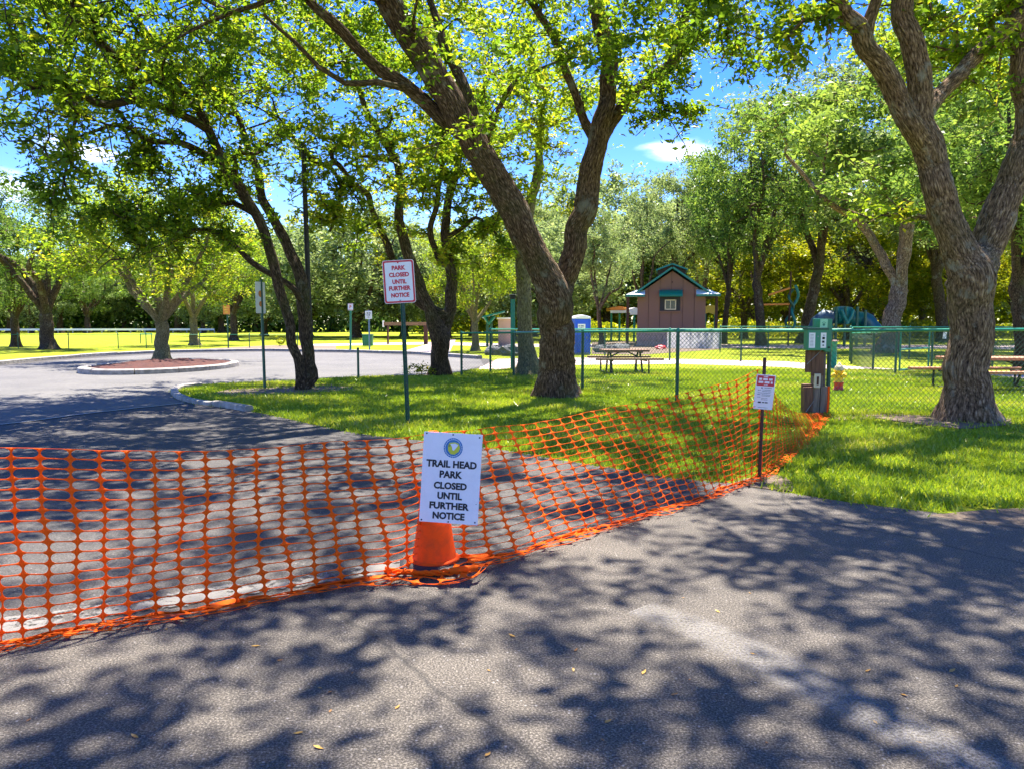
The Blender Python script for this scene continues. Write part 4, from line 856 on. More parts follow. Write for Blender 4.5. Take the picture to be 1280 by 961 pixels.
# ------------------------------------------------------------------ chain link fences
def chain(pts, h, label, name='chain_link_fence', pitch=.075, wire=.0055, posts=None, mat=None, rail=.022, hs=None, closed_mesh=True, group=None):
    mat = mat or M['green_metal']; e = empty(name, (pts[0][0], pts[0][1], 0), 0, label, 'fence', group); o = Vector(pts[0]); L = 0
    hs = hs or [h]*len(pts)
    for i in range(len(pts)-1):
        a = Vector(pts[i])-o; b = Vector(pts[i+1])-o; a.z = b.z = 0; d = (b-a); l = d.length; d.normalize(); nn = Vector((d.y, -d.x, 0))
        MB().tube([a+Vector((0, 0, hs[i]-.02)), b+Vector((0, 0, hs[i+1]-.02))], rail, 8).build('top_rail', mat, e)
        if closed_mesh:
            hh = min(hs[i], hs[i+1])-.03; z0 = .03; H = hh-z0; mb = []; fs = []; 
            s0 = np.arange(-H, l, pitch); V = []; F = []
            for sgn in (1, -1):
                for s in s0:
                    sa, sb_ = s, s+H; za, zb = 0, H
                    if sa < 0: za = -sa; sa = 0
                    if sb_ > l: zb = H-(sb_-l); sb_ = l
                    if sb_-sa < .02: continue
                    if sgn < 0: za, zb = H-za, H-zb
                    p0 = a+d*sa+Vector((0, 0, z0+za))+nn*(.003*sgn+.03); p1 = a+d*sb_+Vector((0, 0, z0+zb))+nn*(.003*sgn+.03); t = (p1-p0).normalized(); c = t.cross(nn)
                    k = len(V)
                    for p in (p0, p1):
                        for q_ in (0, 120, 240): V.append(tuple(p + (c*math.cos(R(q_)) + nn*math.sin(R(q_)))*wire/2))
                    F += [(k, k+1, k+4, k+3), (k+1, k+2, k+5, k+4), (k+2, k, k+3, k+5)]
            tag(mesh_np('chain_mesh', V, F, M['wire'], e), kind='stuff')
    done = posts if posts is not None else [(p[0], p[1], hs[i], .03) for i, p in enumerate(pts)]
    for x, y, hh, r in done:
        p = Vector((x, y, 0))-o; p.z = 0
        q_ = MB().tube([p+Vector((0, 0, -.1)), p+Vector((0, 0, hh))], r, 10).build('post', M['dark_green_metal'] if mat is M['green_metal'] else mat, e)
        MB().lathe([(r*1.15, hh-.03), (r*1.15, hh), (r*.6, hh+.025), (0.001, hh+.03)], p, 10).build('post_cap', mat, q_)
    return e
F0 = G(577, 470); F1 = G(642, 470.5); F2 = G(728, 487.5); F3 = G(846, 501); F4 = G(1034, 516); F5 = G(1190, 516); F6 = G(1330, 515); F7 = G(1500, 514)
zt = lambda y, Y: P(640, y, Y).z
chain([F0, F1, F2, F3, F4, F5, F6, F7], 1.2, 'near green chain-link fence running behind the leaning oak and the timber post', hs=[zt(415.5, F0.y), zt(415, F1.y), zt(413.5, F2.y), zt(412.5, F3.y), zt(412, F4.y), zt(411, F5.y), zt(410, F6.y), zt(410, F7.y)])
A = [G(613, 466), G(756, 449), G(837, 450.5), G(926, 452), G(1064, 455)]
chain(A, 1.2, 'second green chain-link fence beyond the first picnic table', pitch=.08, hs=[zt(411, p.y) for p in A])
A = [G(1064, 455), G(1091, 463.5), G(1119, 467.5)]
chain(A, 1.1, 'short return of green chain-link fence left of the pen gate', pitch=.07, hs=[zt(416, A[0].y), zt(415, A[1].y), zt(412.5, A[2].y)])
# gate of the dog run
ga, gb = G(1124, 467.5), G(1160, 463.5); d = (gb-ga); l = d.length; ge = empty('pen_gate', ga, math.atan2(d.y, d.x), 'green framed mesh gate between the hydrant and the right-hand oak', 'gate')
hg = zt(412.5, ga.y); fr = MB(); 
for nm_, a_, b_ in (('upright', (0, 0, .08), (0, 0, hg)), ('upright', (l, 0, .08), (l, 0, hg)), ('rail', (0, 0, hg-.02), (l, 0, hg-.02)), ('rail', (0, 0, .1), (l, 0, .1)), ('rail', (0, 0, hg*.55), (l, 0, hg*.55))): MB().tube([a_, b_], .024, 8).build(nm_, M['green_metal'], ge)
V = []; F = []; H = hg-.1
for sgn in (1, -1):
    for s in np.arange(-H, l, .07):
        sa, sb_, za, zb = s, s+H, 0, H
        if sa < 0: za = -sa; sa = 0
        if sb_ > l: zb = H-(sb_-l); sb_ = l
        if sb_-sa < .02: continue
        if sgn < 0: za, zb = H-za, H-zb
        k = len(V); V += [(sa-.002, .002*sgn, .1+za), (sa+.002, .002*sgn, .1+za), (sb_+.002, .002*sgn, .1+zb), (sb_-.002, .002*sgn, .1+zb)]; F.append((k, k+1, k+2, k+3))
tag(mesh_np('chain_mesh', V, F, M['wire'], ge), kind='stuff')
A = [G(1164, 463), G(1240, 462), G(1330, 461)]
chain(A, 1.1, 'green chain-link fence right of the pen gate, carrying a white paper', pitch=.07, hs=[zt(412.5, p.y) for p in A])
A = [G(1062, 452), G(1136, 449), G(1240, 448), G(1400, 448)]
chain(A, 1.2, 'farthest green chain-link fence behind the pen gate', pitch=.09, hs=[zt(408.5, p.y) for p in A])
A = [G(x, 440) for x in (900, 960, 1040)]
chain(A, 1.2, 'distant green chain-link fence between the white banner and the tube slide', pitch=.1, hs=[zt(408, p.y) for p in A])
pp = P(1181, 419.5, G(1181, 463).y-.08); e = box('paper_notice', (0, 0, 0), (.10, .003, .19), M['white'], None); e.location = pp; e.rotation_euler = (0, R(6), 0); tag(e, 'white paper notice tied on the green fence left of the right-hand oak trunk', 'notice')
# sports-field fence on the left
A = [G(-60, 437), G(23, 436), G(86, 436), G(148, 436), G(183, 436), G(250, 435), G(312, 435), G(330, 435), G(372, 434)]
chain(A, 1, 'low thin wire fence along the sports field at the left', name='field_fence', hs=[zt(418, p.y) for p in A], closed_mesh=False, rail=.012, posts=[(p.x, p.y, zt(417, p.y), .025) for p in A])
A = [G(176, 430), G(190, 430)]; chain(A, 1.2, 'small green goal frame standing on the sports field', name='field_goal', hs=[zt(417.5, p.y) for p in A], closed_mesh=False, rail=.03)
a, b = P(-60, 415.2, 105), P(268, 413.8, 112); e = empty('field_rail', (a.x, a.y, 0), math.atan2(b.y-a.y, b.x-a.x), 'long low white rail along the far side of the sports field', 'rail'); L = (b-a).length
tag(e, kind=None); MB().box((L/2, 0, 1.0 if False else .55), (L, .08, .28)).build('rail', M['white'], e)
for i in range(19): box('post', (L*i/18, 0, .22), (.12, .12, .44), M['grey_metal'], e)
# ------------------------------------------------------------------ dog-bag post
kb = G(1016, 517); ky = kb.y; kx = lambda x: (x-1016)*ky/FPX*1.0; kz = lambda y: P(1016, y, ky).z
kp = empty('bag_station', kb, 0, 'timber post with green dispenser boxes at the end of the orange mesh', 'dog waste station')
W_ = lambda a, b: (kx(a)+kx(b))/2
def kbox(name, x0, x1, y0, y1, dy, th, mat, rot=0, bev=.003, parent=kp):
    o = box(name, (0, 0, 0), (kx(x1)-kx(x0), th, kz(y0)-kz(y1)), mat, parent, bev); o.location = (W_(x0, x1), dy, (kz(y0)+kz(y1))/2); o.rotation_euler = (0, R(rot), 0); return o
kbox('post', 1014, 1026.5, 437, 521, 0, .14, M['grey_wood']); kbox('post', 1003, 1013.5, 480, 521, .02, .12, M['post_wood'], -1)
kbox('board', 1001.5, 1008.5, 437, 465, -.085, .03, M['post_wood'], 0); kbox('board', 1009, 1024, 437, 469, -.085, .03, M['post_wood'], -.8); kbox('board', 1024.6, 1028, 438, 483, -.02, .1, M['grey_wood'], -.5)
kbox('board', 1012, 1020, 469.5, 521, -.09, .04, M['grey_wood'], .5); kbox('board', 1000.5, 1011.5, 483, 516, -.09, .04, M['post_wood'], -2); kbox('board', 1021, 1029.5, 482, 517, -.088, .045, M['grey_wood'], .7)
sw = kbox('switch_box', 1012, 1019.4, 466.5, 483.5, -.125, .035, M['cream'], 1); box('slot', (0, -.0185, 0), (.03, .003, .12), M['rust'], sw)
MB().tube([(kx(1003), -.104, kz(455)), (kx(1021), -.108, kz(437))], .004, 6).build('wire_tie', M['grey_metal'], kp)
MB().tube([(kx(1003), -.125, kz(513)), (kx(1012), -.12, kz(500))], .004, 6).build('wire_tie', M['grey_metal'], kp)
bx = kbox('bag_box', 998.5, 1022.5, 412, 437.5, -.16, .15, M['box_green'], 0, .008); lid = kbox('box_lid', 997, 1023.5, 409.8, 412.5, -.165, .18, M['dark_green_metal'])
for x0, x1, s in ((1000, 1007.5, 3), (1014.3, 1021, 4)):
    p_ = kbox('paper', x0, x1, 416, 434.5, -.2375, .002, M['white'], 0, 0)
    lines(p_, [(-.025, .02, z, .005) for z in np.arange(-.08, .09, .02)] if s == 3 else [(-.01, .02, .07, .01), (-.018, .018, .03, .035), (-.02, .02, -.02, .03), (-.012, .02, -.07, .02)], M['black'], -.0018, 'small_print', s)
disc(.008, .01, -.24, 'lock', M['grey_metal'], kp, (kx(1010.8), kz(420.5)), 10)
b2 = kbox('dispenser_box', 1022.8, 1030.5, 399, 439.5, -.06, .2, M['box_green'], 1, .006); b3 = kbox('dispenser_back', 1010.5, 1022.6, 398.5, 411, -.07, .06, M['box_green'], 0, .006)
p_ = kbox('label_plate', 1015.5, 1024.6, 399.5, 410.5, -.166, .004, M['palegreen'], 2, 0)
disc(.018, .003, -.003, 'paw_pad', M['box_green'], p_, (0, -.012), 12)
for a in (-.022, -.008, .008, .022): disc(.006, .003, -.003, 'paw_toe', M['box_green'], p_, (a, .012+.01*(abs(a) < .01)), 10)
disc(.012, .03, -.168, 'outlet', M['black'], kp, (kx(1027), kz(434)), 12)
MB().tube([(kx(1027.6)+.02, -.13, kz(515)), (kx(1028.6)+.02, -.13, kz(500)), (kx(1028.8)+.02, -.12, kz(482))], .012, 6).build('orange_tie', mn, kp)
# hydrant
hb_ = G(1048, 488); sc = (P(1048, 453, hb_.y).z)/.55; hy = empty('fire_hydrant', hb_, R(20), 'small yellow fire hydrant with a red foot behind the fence', 'fire hydrant'); hy.scale = (sc,)*3
MB().lathe([(.10, 0), (.10, .03), (.085, .035), (.083, .13), (.095, .14), (.095, .165)], k=16).build('foot', M['red'], hy)
MB().lathe([(.09, .166), (.082, .19), (.078, .36), (.098, .37), (.098, .395), (.07, .40)], k=16).build('barrel', M['yellow'], hy)
MB().lathe([(.088, .40), (.086, .44), (.065, .485), (.03, .51), (.025, .55), (.001, .552)], k=16).build('bonnet', M['cream'], hy)
for a in (0, 180, 270):
    o = MB().lathe([(.04, 0), (.04, .06), (.05, .062), (.05, .09), (.025, .095), (.022, .115), (.001, .116)], k=12).build('nozzle', M['yellow'], hy); o.location = (.06*math.cos(R(a)), .06*math.sin(R(a)), .30); o.rotation_euler = (0, R(90), R(a))
# drinking fountain
fb = G(1040, 461); fe_ = empty('drinking_fountain', fb, 0, 'green pedestal drinking fountain beyond the hydrant with a side arm', 'drinking fountain'); fz = P(1040, 427, fb.y).z
MB().lathe([(.14, 0), (.14, .03), (.12, .04), (.115, fz-.08), (.13, fz-.04), (.13, fz)], k=16).build('pedestal', M['green_metal'], fe_)
MB().lathe([(.15, fz), (.16, fz+.03), (.11, fz+.035), (.09, fz+.02)], k=16).build('bowl', M['pink'], fe_)
MB().tube([(-.1, 0, fz-.12), (-.3, 0, fz-.12), (-.34, 0, fz-.08)], .045, 8).build('arm', M['green_metal'], fe_)
# ------------------------------------------------------------------ picnic tables
def picnic(center, rz, L, hb, ht_, label, tmat, bmat, W=.76, BO=.72, BL=None, short=None):
    e = empty('picnic_table', center, rz, label, 'picnic table'); TL = short or L; n = 4; w = W/n
    for i in range(n): box('table_plank', (0, -W/2+w*(i+.5), ht_-.02), (TL, w-.012, .055), tmat, e, .006)
    for s in (-1, 1):
        for k in range(2): box('bench_plank', (0, s*BO+(k-.5)*.13, hb-.018), (L, .12, .05), bmat, e, .006)
    for x in (-TL*.33, TL*.33):
        for s in (-1, 1):
            mb = MB().tube([(x, s*.10, ht_-.04), (x, s*.30, hb-.1), (x, s*.42, .04), (x, s*.46, .02)], .026, 8); mb.build('leg', M['blackp'], e)
            q_ = MB().tube([(x*1.25, s*.25, .03), (x*1.25, s*BO*.95, .02), (x*1.25, s*BO*1.02, .06), (x*1.25, s*BO, hb-.04)], .022, 8); q_.build('bench_support', M['blackp'], e)
        MB().tube([(x, -.40, ht_-.06), (x, .40, ht_-.06)], .022, 8).build('cross_bar', M['blackp'], e)
        MB().tube([(x*1.1, -BO, hb-.06), (x*1.1, BO, hb-.06)], .022, 8).build('cross_bar', M['blackp'], e)
        MB().tube([(x, 0, hb), (x*.2, 0, ht_-.05)], .018, 8).build('brace', M['blackp'], e)
    return e
Y1 = G(780, 468).y+.5; p = P(780, 450, Y1); picnic((p.x, p.y, 0), R(3), 1.72, .42, .62, 'brown picnic table on the sunny grass beyond the near fence', M['bench_wood'], M['bench_wood'], short=1.2)
Y2 = G(1240, 490).y+.45; p = P(1246, 450, Y2); picnic((p.x, p.y, 0), R(-2), 2.6, .40, .64, 'orange-red picnic table partly hidden by the right-hand oak', M['table_wood'], M['table_wood'], short=2.0)
# ------------------------------------------------------------------ portable toilet
tb = G(725, 443); tz = P(725, 394, tb.y).z; tw = 23*tb.y/FPX; e = empty('portable_toilet', tb, R(14), 'blue portable toilet with a white label just right of the leaning oak trunk', 'portable toilet')
box('cabin', (0, 0, tz*.46), (tw*.86, tw*.86, tz*.90), M['blue'], e, .03); MB().prism([(-tw*.47, tz*.905), (tw*.47, tz*.905), (tw*.42, tz*.955), (0, tz), (-tw*.42, tz*.955)], tw*.95).build('roof', M['white'], e, .02)
box('door', (0, -tw*.435, tz*.44), (tw*.62, .025, tz*.78), M['blue'], e, .01); box('label_plate', (-tw*.08, -tw*.435-.016, tz*.70), (tw*.42, .006, tz*.14), M['white'], e)
lines(e, [(-tw*.25, tw*.08, tz*.72, .05), (-tw*.2, tw*.02, tz*.68, .03)], M['ltblue'], -tw*.435-.021, 'small_print')
for s in (-1, 1): box('corner_rib', (s*tw*.40, -tw*.425, tz*.46), (.06, .05, tz*.88), M['blue'], e, .01)
box('skid', (0, 0, .04), (tw*.9, tw*.9, .08), M['grey_metal'], e, .01); box('handle', (tw*.22, -tw*.45, tz*.42), (.03, .03, .12), M['grey_metal'], e)
# ------------------------------------------------------------------ park shelter building
HY = G(840, 433.5).y; hx = lambda x: (x-839)*HY/FPX; hz = lambda y: P(640, y, HY).z
hs_ = empty('park_building', (P(839, 430, HY).x, HY, 0), -math.atan2(P(839, 430, HY).x, HY)*.9, 'small brown boarded building with green-trimmed gable roof, cupola and awning', 'building'); D = 5.0
wl, wr = hx(796.5), hx(880); z0, zs, ze, za = 0, hz(412), hz(369), hz(336.5)
for i in range(6):                     # boarded panels with recessed joints
    a, b = wl+(wr-wl)*i/6+.012, wl+(wr-wl)*(i+1)/6-.012; f = lambda x: ze+(za-ze-.12)*(1-abs(x)/((wr-wl)/2+.05))
    pol = [(a, zs), (b, zs), (b, f(b))] + ([(0, f(0))] if a < 0 < b else []) + [(a, f(a))]
    MB().prism(pol, .05, Matrix.Translation((0, .0, 0))).build('siding_panel', M['brown_siding'], hs_)
MB().prism([(wl+.03, zs), (wr-.03, zs), (wr-.03, ze-.05), (0, za-.2), (wl+.03, ze-.05)], D, Matrix.Translation((0, D/2+.03, 0))).build('wall', paint('brown_core', (.09, .045, .038), .8), hs_)
MB().box(((wl+wr)/2, D/2, zs/2), (wr-wl+.04, D+.06, zs)).build('stone_base', M['stone'], hs_); MB().box(((wl+wr)/2, -.06, zs+.02), (wr-wl+.08, .12, .07)).build('base_trim', M['brown_siding'], hs_)
rng_ = random.Random(4); 
for r_ in range(3):                    # dressed stones proud of the base
    x = wl
    while x < wr-.1:
        w_ = rng_.uniform(.3, .55); w_ = min(w_, wr-x); h_ = zs/3; box('stone', (x+w_/2, -.045, h_*(r_+.5)), (w_-.03, .05, h_-.03), M['stone'], hs_, .012); x += w_
rt = M['teal_metal']; ov = .35
def slope(xa, za_, xb, zb_, th, y0, y1, name, mat, par=hs_):
    n_ = Vector((-(zb_-za_), xb-xa)).normalized()*th; n_ = -n_ if n_.y < 0 else n_
    return MB().prism([(xa, za_), (xb, zb_), (xb+n_.x, zb_+n_.y), (xa+n_.x, za_+n_.y)], y1-y0, Matrix.Translation((0, (y0+y1)/2, 0))).build(name, mat, par)
ex = hx(896.5); exl = hx(782.5); zee = hz(370)
slope(-.002, hz(333.5)-.12, hx(884), hz(366)-.1, .1, -.42, D+.4, 'roof', rt); slope(.002, hz(333.5)-.12, hx(794), hz(366)-.1, .1, -.42, D+.4, 'roof', rt)
for a, b in ((hx(868), ex), (exl, hx(806))):      # flat eave returns
    pv = [(a, zee-.06), (b, zee-.06), (b, zee+.06), (a, zee+.06)]; MB().prism(pv, .5, Matrix.Translation((0, -.35, 0))).build('eave', rt, hs_, .01)
    hi = hx(806) if a == exl else a; lo = exl if a == exl else ex
    io = lo + (.62 if lo < hi else -.62); f4 = [(hi, -.61, zee+.062), (lo, -.61, zee+.062), (io, -.03, zee+.34), (hi, -.03, zee+.34)]
    f4 += [(hi, -.61, zee+.05), (lo, -.61, zee+.05), (io, -.03, zee+.05), (hi, -.03, zee+.05)]
    MB().add(f4, [(0, 1, 2, 3), (7, 6, 5, 4), (0, 4, 5, 1), (1, 5, 6, 2), (2, 6, 7, 3), (3, 7, 4, 0)]).build('eave_cap', paint('eave_sunlit', (.6, .68, .66), .5), hs_)  # pale colour imitates sun falling on the sloping eave top
for x in (hx(784.5), hx(893.5)): box('porch_post', (x, .5, zee/2), (.16, .16, zee-.1), M['rust'], hs_)
MB().prism([(hx(880), zee-.1), (hx(893), zee-.1), (hx(893), zee-.04), (hx(880), zee+.5)], 4, Matrix.Translation((0, 2.2, 0))).build('side_eave', M['rust'], hs_)
# cupola
cl, cr = hx(819.5), hx(858.5); cz0, cz1, cz2 = hz(344), hz(335.5), hz(327.5)
MB().prism([(cl+.1, cz0-.1), (cr-.1, cz0-.1), (cr-.1, cz1+.02), (0, cz2-.02), (cl+.1, cz1+.02)], 2.2, Matrix.Translation((0, 2.6, 0))).build('cupola_wall', M['rust'], hs_)
slope(.0, cz2-.06, cr, cz1-.04, .08, 1.2, 4, 'cupola_roof', rt); slope(-.0, cz2-.065, cl, cz1-.045, .08, 1.2, 4, 'cupola_roof', rt)
# window + awning
wx0, wx1, wz0, wz1 = hx(824.5), hx(849), hz(389), hz(371); box('window_recess', ((wx0+wx1)/2, -.035, (wz0+wz1)/2), (wx1-wx0, .02, wz1-wz0), M['black'], hs_)
wi = MB(); a, b, c_, d_ = hx(831), hx(843.5), hz(387), hz(375.5)
for bx_ in (((a+b)/2, c_, b-a, .06), ((a+b)/2, d_, b-a, .06), (a, (c_+d_)/2, .06, d_-c_+.06), (b, (c_+d_)/2, .06, d_-c_+.06), ((a+b)/2, (c_+d_)/2, .035, d_-c_)): wi.box((bx_[0], -.07, bx_[1]), (bx_[2], .05, bx_[3]))
w_ = wi.build('window', M['cream'], hs_); box('pane', ((a+b)/2, -.055, (c_+d_)/2), (b-a, .01, d_-c_), M['glass'], w_)
box('sill', ((wx0+wx1)/2, -.08, wz0-.03), (wx1-wx0+.1, .12, .06), M['brown_siding'], hs_)
for s in (wx0+.08, wx1-.08): box('shutter', (s, -.055, (wz0+wz1)/2), (.14, .03, wz1-wz0), M['black'], hs_)
ax0, ax1 = hx(823.5), hx(851); aw = []; n_ = 7
for i in range(n_):
    t_ = i/(n_-1)*math.pi/2; aw.append((-.06-.5*math.sin(t_), hz(371.5) + (hz(362.5)-hz(371.5))*math.cos(t_)))
V = [(x, y, z) for x in (ax0, ax1) for y, z in aw]; o = MB().add(V, [(i, i+1, n_+i+1, n_+i) for i in range(n_-1)] + [tuple(range(n_)) + ()], True).add([(x, y, z) for x in (ax1,) for y, z in aw], [tuple(reversed(range(n_)))]).build('awning', M['teal_metal'], hs_); s_ = o.modifiers.new('t', 'SOLIDIFY'); s_.thickness = .02
disc(.05, .02, -.04, 'gable_vent', M['rust'], hs_, (0, hz(353)), 12)
# white lattice banner in front
by = HY-3.4; e = empty('white_banner', (P(867.5, 430, by).x, by, 0), R(-10), 'white board with faint lattice standing before the brown building', 'board'); bw = 66*by/FPX; zb0, zb1 = P(640, 436, by).z, P(640, 411.5, by).z
box('panel', (0, 0, (zb0+zb1)/2), (bw, .006, zb1-zb0), M['vinyl'], e); 
for s in (-1, 1): box('post', (s*bw*.46, .05, zb1/2), (.06, .06, zb1), M['green_metal'], e)
mb = MB(); h_ = zb1-zb0
for k in np.arange(-h_, bw, .22):
    for sg_ in (1, -1):
        s0_, s1_ = max(k, 0), min(k+h_, bw)
        if s1_-s0_ < .05: continue
        za_, zb_ = s0_-k, s1_-k
        if sg_ < 0: za_, zb_ = h_-za_, h_-zb_
        mb.tube([(s0_-bw/2, -.02, zb0+za_), (s1_-bw/2, -.02, zb0+zb_)], .006, 3, cap=False)
mb.build('lattice', M['ltblue'], e)
# flowers / rocks at base
def rock(p, r, label, mat='rock', group=None, sq=.7):
    rg = np.random.default_rng(int(abs(p[0]*100)+p[1]*10)); n1, n2 = 7, 10; vs = []
    for i in range(n1+1):
        th_ = math.pi*i/n1
        for j in range(n2): a_ = 2*math.pi*j/n2; k_ = 1+rg.normal(0, .1); vs.append((r*k_*math.sin(th_)*math.cos(a_), r*k_*.8*math.sin(th_)*math.sin(a_), r*sq*(.45+k_*math.cos(th_)*.7)))
    o = MB().add(vs, [(i*n2+j, i*n2+(j+1) % n2, (i+1)*n2+(j+1) % n2, (i+1)*n2+j) for i in range(n1) for j in range(n2)][:: 1], False).build('boulder', M[mat]); o.location = (p[0], p[1], 0); tag(o, label, 'boulder', group); return o
rock(G(618, 444), .5, 'long grey boulder between the fence posts, left of the pale trunk', sq=.7); rock(G(638, 445), .45, 'grey boulder beside the pale trunk inside the fence', sq=.9)
rock(G(753, 441), .45, 'pale boulder just right of the portable toilet'); rock(G(776, 441), .5, 'dark boulder left of the brown building'); rock(G(765, 437), .3, 'small boulder between the toilet and the building')
o = rock(G(826, 437), .28, 'reddish rounded boulder at the foot of the stone base'); o.data.materials[0] = M['red']
# green roof kiosk
ky2 = 44; kk = lambda x, y: P(x, y, ky2)
e = empty('kiosk', (kk(620, 415).x, ky2, 0), 0, 'green slanted-roof kiosk far behind the fence, left of the pale trunk', 'kiosk'); ox_ = kk(620, 415).x; X_ = lambda x: (kk(x, 400).x-ox_); Z_ = lambda y: kk(620, y).z
MB().prism([(X_(603), Z_(396)), (X_(631), Z_(389)), (X_(631), Z_(390.5)), (X_(603), Z_(398))], 2.2).build('roof', M['teal_metal'], e)
for x in (609, 614): box('post', (X_(x), .2, Z_(395)/2), (.16, .16, Z_(395)), M['dark_green_metal'], e)
MB().tube([(X_(606), 0, Z_(397)), (X_(611), -.1, Z_(405)), (X_(618), 0, Z_(396))], .1, 6).build('bracket', M['teal_metal'], e)
box('wall', (X_(632), .8, Z_(398)/2), (X_(641)-X_(622), .4, Z_(398)), M['pink'], e); box('counter_top', (X_(632), .75, Z_(398)), (X_(642)-X_(620), .6, .08), M['white'], e)
ty = 21.5; b = Vector((P(641, 440, ty).x, ty, 0)); e = empty('camera_post', b, 0, 'turquoise post with a dark box on top just left of the pale trunk', 'post')
box('post', (0, 0, P(640, 374, ty).z/2), (.13, .13, P(640, 374, ty).z), M['teal_metal'], e, .01); box('lamp_box', (0, 0, P(640, 371.5, ty).z), (.16, .2, .12), M['black'], e, .01); box('box_cap', (0, -.02, P(640, 368.6, ty).z), (.2, .24, .02), M['grey_metal'], e)
# log beam
by_ = 48; a, b = P(480, 405, by_), P(534, 405, by_); e = empty('beam_rail', ((a.x+b.x)/2, by_, 0), 0, 'horizontal timber beam on posts beyond the path, left of the crooked oak', 'beam'); L = b.x-a.x
MB().box((0, 0, a.z), (L, .2, .22)).build('beam', M['bench_wood'], e); box('end_plate', (-L/2-.04, 0, a.z), (.08, .26, .42), M['white'], e)
for x in (L/2-.1, .02-L*.42): box('post', (x, 0, (a.z-.1)/2), (.26 if x > 0 else .1, .2, a.z-.1), M['rust'], e)
# ------------------------------------------------------------------ playground
py = 44.0; S = py/FPX; X0 = P(1056, 410, py).x; X_ = lambda x: P(x, 400, py).x-X0; Z_ = lambda y: P(640, y, py).z
e = empty('tube_slide', (X0, py, 0), 0, 'teal crawl-tube play structure with dark posts beyond the fences', 'play structure')
cz = Z_(396); r_ = .55
MB().tube([(X_(1044), 0, Z_(395)), (X_(1052), 0, Z_(394)), (X_(1062), 0, Z_(395))], r_*.95, 18).build('tunnel', M['teal_metal'], e)
MB().tube([(X_(1062), .2, Z_(400)), (X_(1070), .2, Z_(398.5)), (X_(1079), .2, Z_(399.5))], r_*.82, 18).build('tunnel', M['teal_metal'], e)
MB().tube([(X_(1079), .2, Z_(399)), (X_(1086), .1, Z_(402)), (X_(1092), 0, Z_(409)), (X_(1096), -.2, Z_(414))], [.5, .46, .4, .35], 14).build('slide', paint('slide_blue', (.0, .09, .14), .35), e)
MB().tube([(X_(1044), .1, Z_(398)), (X_(1034), .3, Z_(396)), (X_(1026), .5, Z_(403)), (X_(1023), .6, Z_(413))], [.42, .44, .42, .38], 14).build('slide', paint('slide_slate', (.05, .1, .16), .4), e)
for x in (1040, 1051, 1066, 1076): MB().tube([(X_(x), -.55, 0), (X_(x), -.55, Z_(384 if x != 1076 else 388))], .085, 8).build('post', M['dark_green_metal'], e)
for x, a_ in ((1046, 1), (1060, -1)): MB().tube([(X_(x), -.65, Z_(388)), (X_(x+3*a_), -.72, Z_(397)), (X_(x+8*a_), -.66, Z_(405))], .09, 8).build('brace', M['teal_metal'], e)
MB().box((0, .3, Z_(411)), (2.6, 1.4, .12)).build('deck', M['dark_green_metal'], e)
py3 = 45; X0 = P(988, 410, py3).x; e = empty('climbing_frame', (X0, py3, 0), 0, 'twisted green climber with two orange beams left of the tube slide', 'play structure'); X_ = lambda x: P(x, 400, py3).x-X0; Z_ = lambda y: P(640, y, py3).z
def wavy(x0, x1, y0, y1, amp, ph_): return [(X_(x0+(x1-x0)*i/14+amp*math.sin(i*.75+ph_)), .1*math.cos(i*.75+ph_), Z_(y0+(y1-y0)*i/14)) for i in range(15)]
MB().tube(wavy(990, 995, 415, 357, 3.0, 0), .09, 6).build('twisted_rail', M['teal_metal'], e); MB().tube(wavy(985, 990, 415, 362, 4, 2.4), .08, 6).build('twisted_rail', M['dark_green_metal'], e)
MB().tube([(X_(986), 0, 0), (X_(987), 0, Z_(340))], .05, 8).build('mast', M['rust'], e)
for a_, b_ in (((952, 381), (986, 380.5)), ((960, 369), (986, 360.5))): MB().tube([(X_(a_[0]), 0, Z_(a_[1])), (X_(b_[0]), 0, Z_(b_[1]))], .07, 6).build('beam', M['orange'], e)
def canopy(x0, x1, y0, y1, yb, Y, label, m1, posts, fringe=None):
    X0 = P((x0+x1)/2, 400, Y).x; X_ = lambda x: P(x, 400, Y).x-X0; Z_ = lambda y: P(640, y, Y).z; e = empty('shade_canopy', (X0, Y, 0), 0, label, 'canopy')
    MB().prism([(X_(x0), Z_(y1)), (X_(x0), Z_(y0+2)), (X_((x0+x1)/2), Z_(y0)), (X_(x1), Z_(y0+2)), (X_(x1), Z_(y1))], 2.5).build('canopy_top', m1, e)
    box('fringe', (0, -1.3, Z_(y1)-.08), (X_(x1)-X_(x0), .06, .2), M['white'], e)
    for x in posts: box('post', (X_(x), -1, Z_(y1)/2), (.14, .14, Z_(y1)), M['green_metal'], e)
canopy(760, 783, 383.5, 389, 0, 58, 'orange canopy with a white fringe left of the brown building', M['orange'], (762, 772, 781))
canopy(784, 797, 385, 391, 0, 56, 'pale tent top tucked against the left porch of the building', M['white'], (790,))
e = empty('play_panel', (P(888, 400, 50).x, 50, 0), 0, 'yellow curved play panel right of the brown building', 'play panel'); X0 = P(888, 400, 50).x; X_ = lambda x: P(x, 400, 50).x-X0; Z_ = lambda y: P(640, y, 50).z
MB().prism([(X_(880), Z_(393)), (X_(880), Z_(384)), (X_(888), Z_(381.5)), (X_(897), Z_(383)), (X_(898), Z_(388)), (X_(892), Z_(393.5)), (X_(886), Z_(391))], .1).build('panel', M['yellow'], e)
for x in (882, 894): box('post', (X_(x), .1, Z_(392)/2), (.1, .1, Z_(392)), M['green_metal'], e)
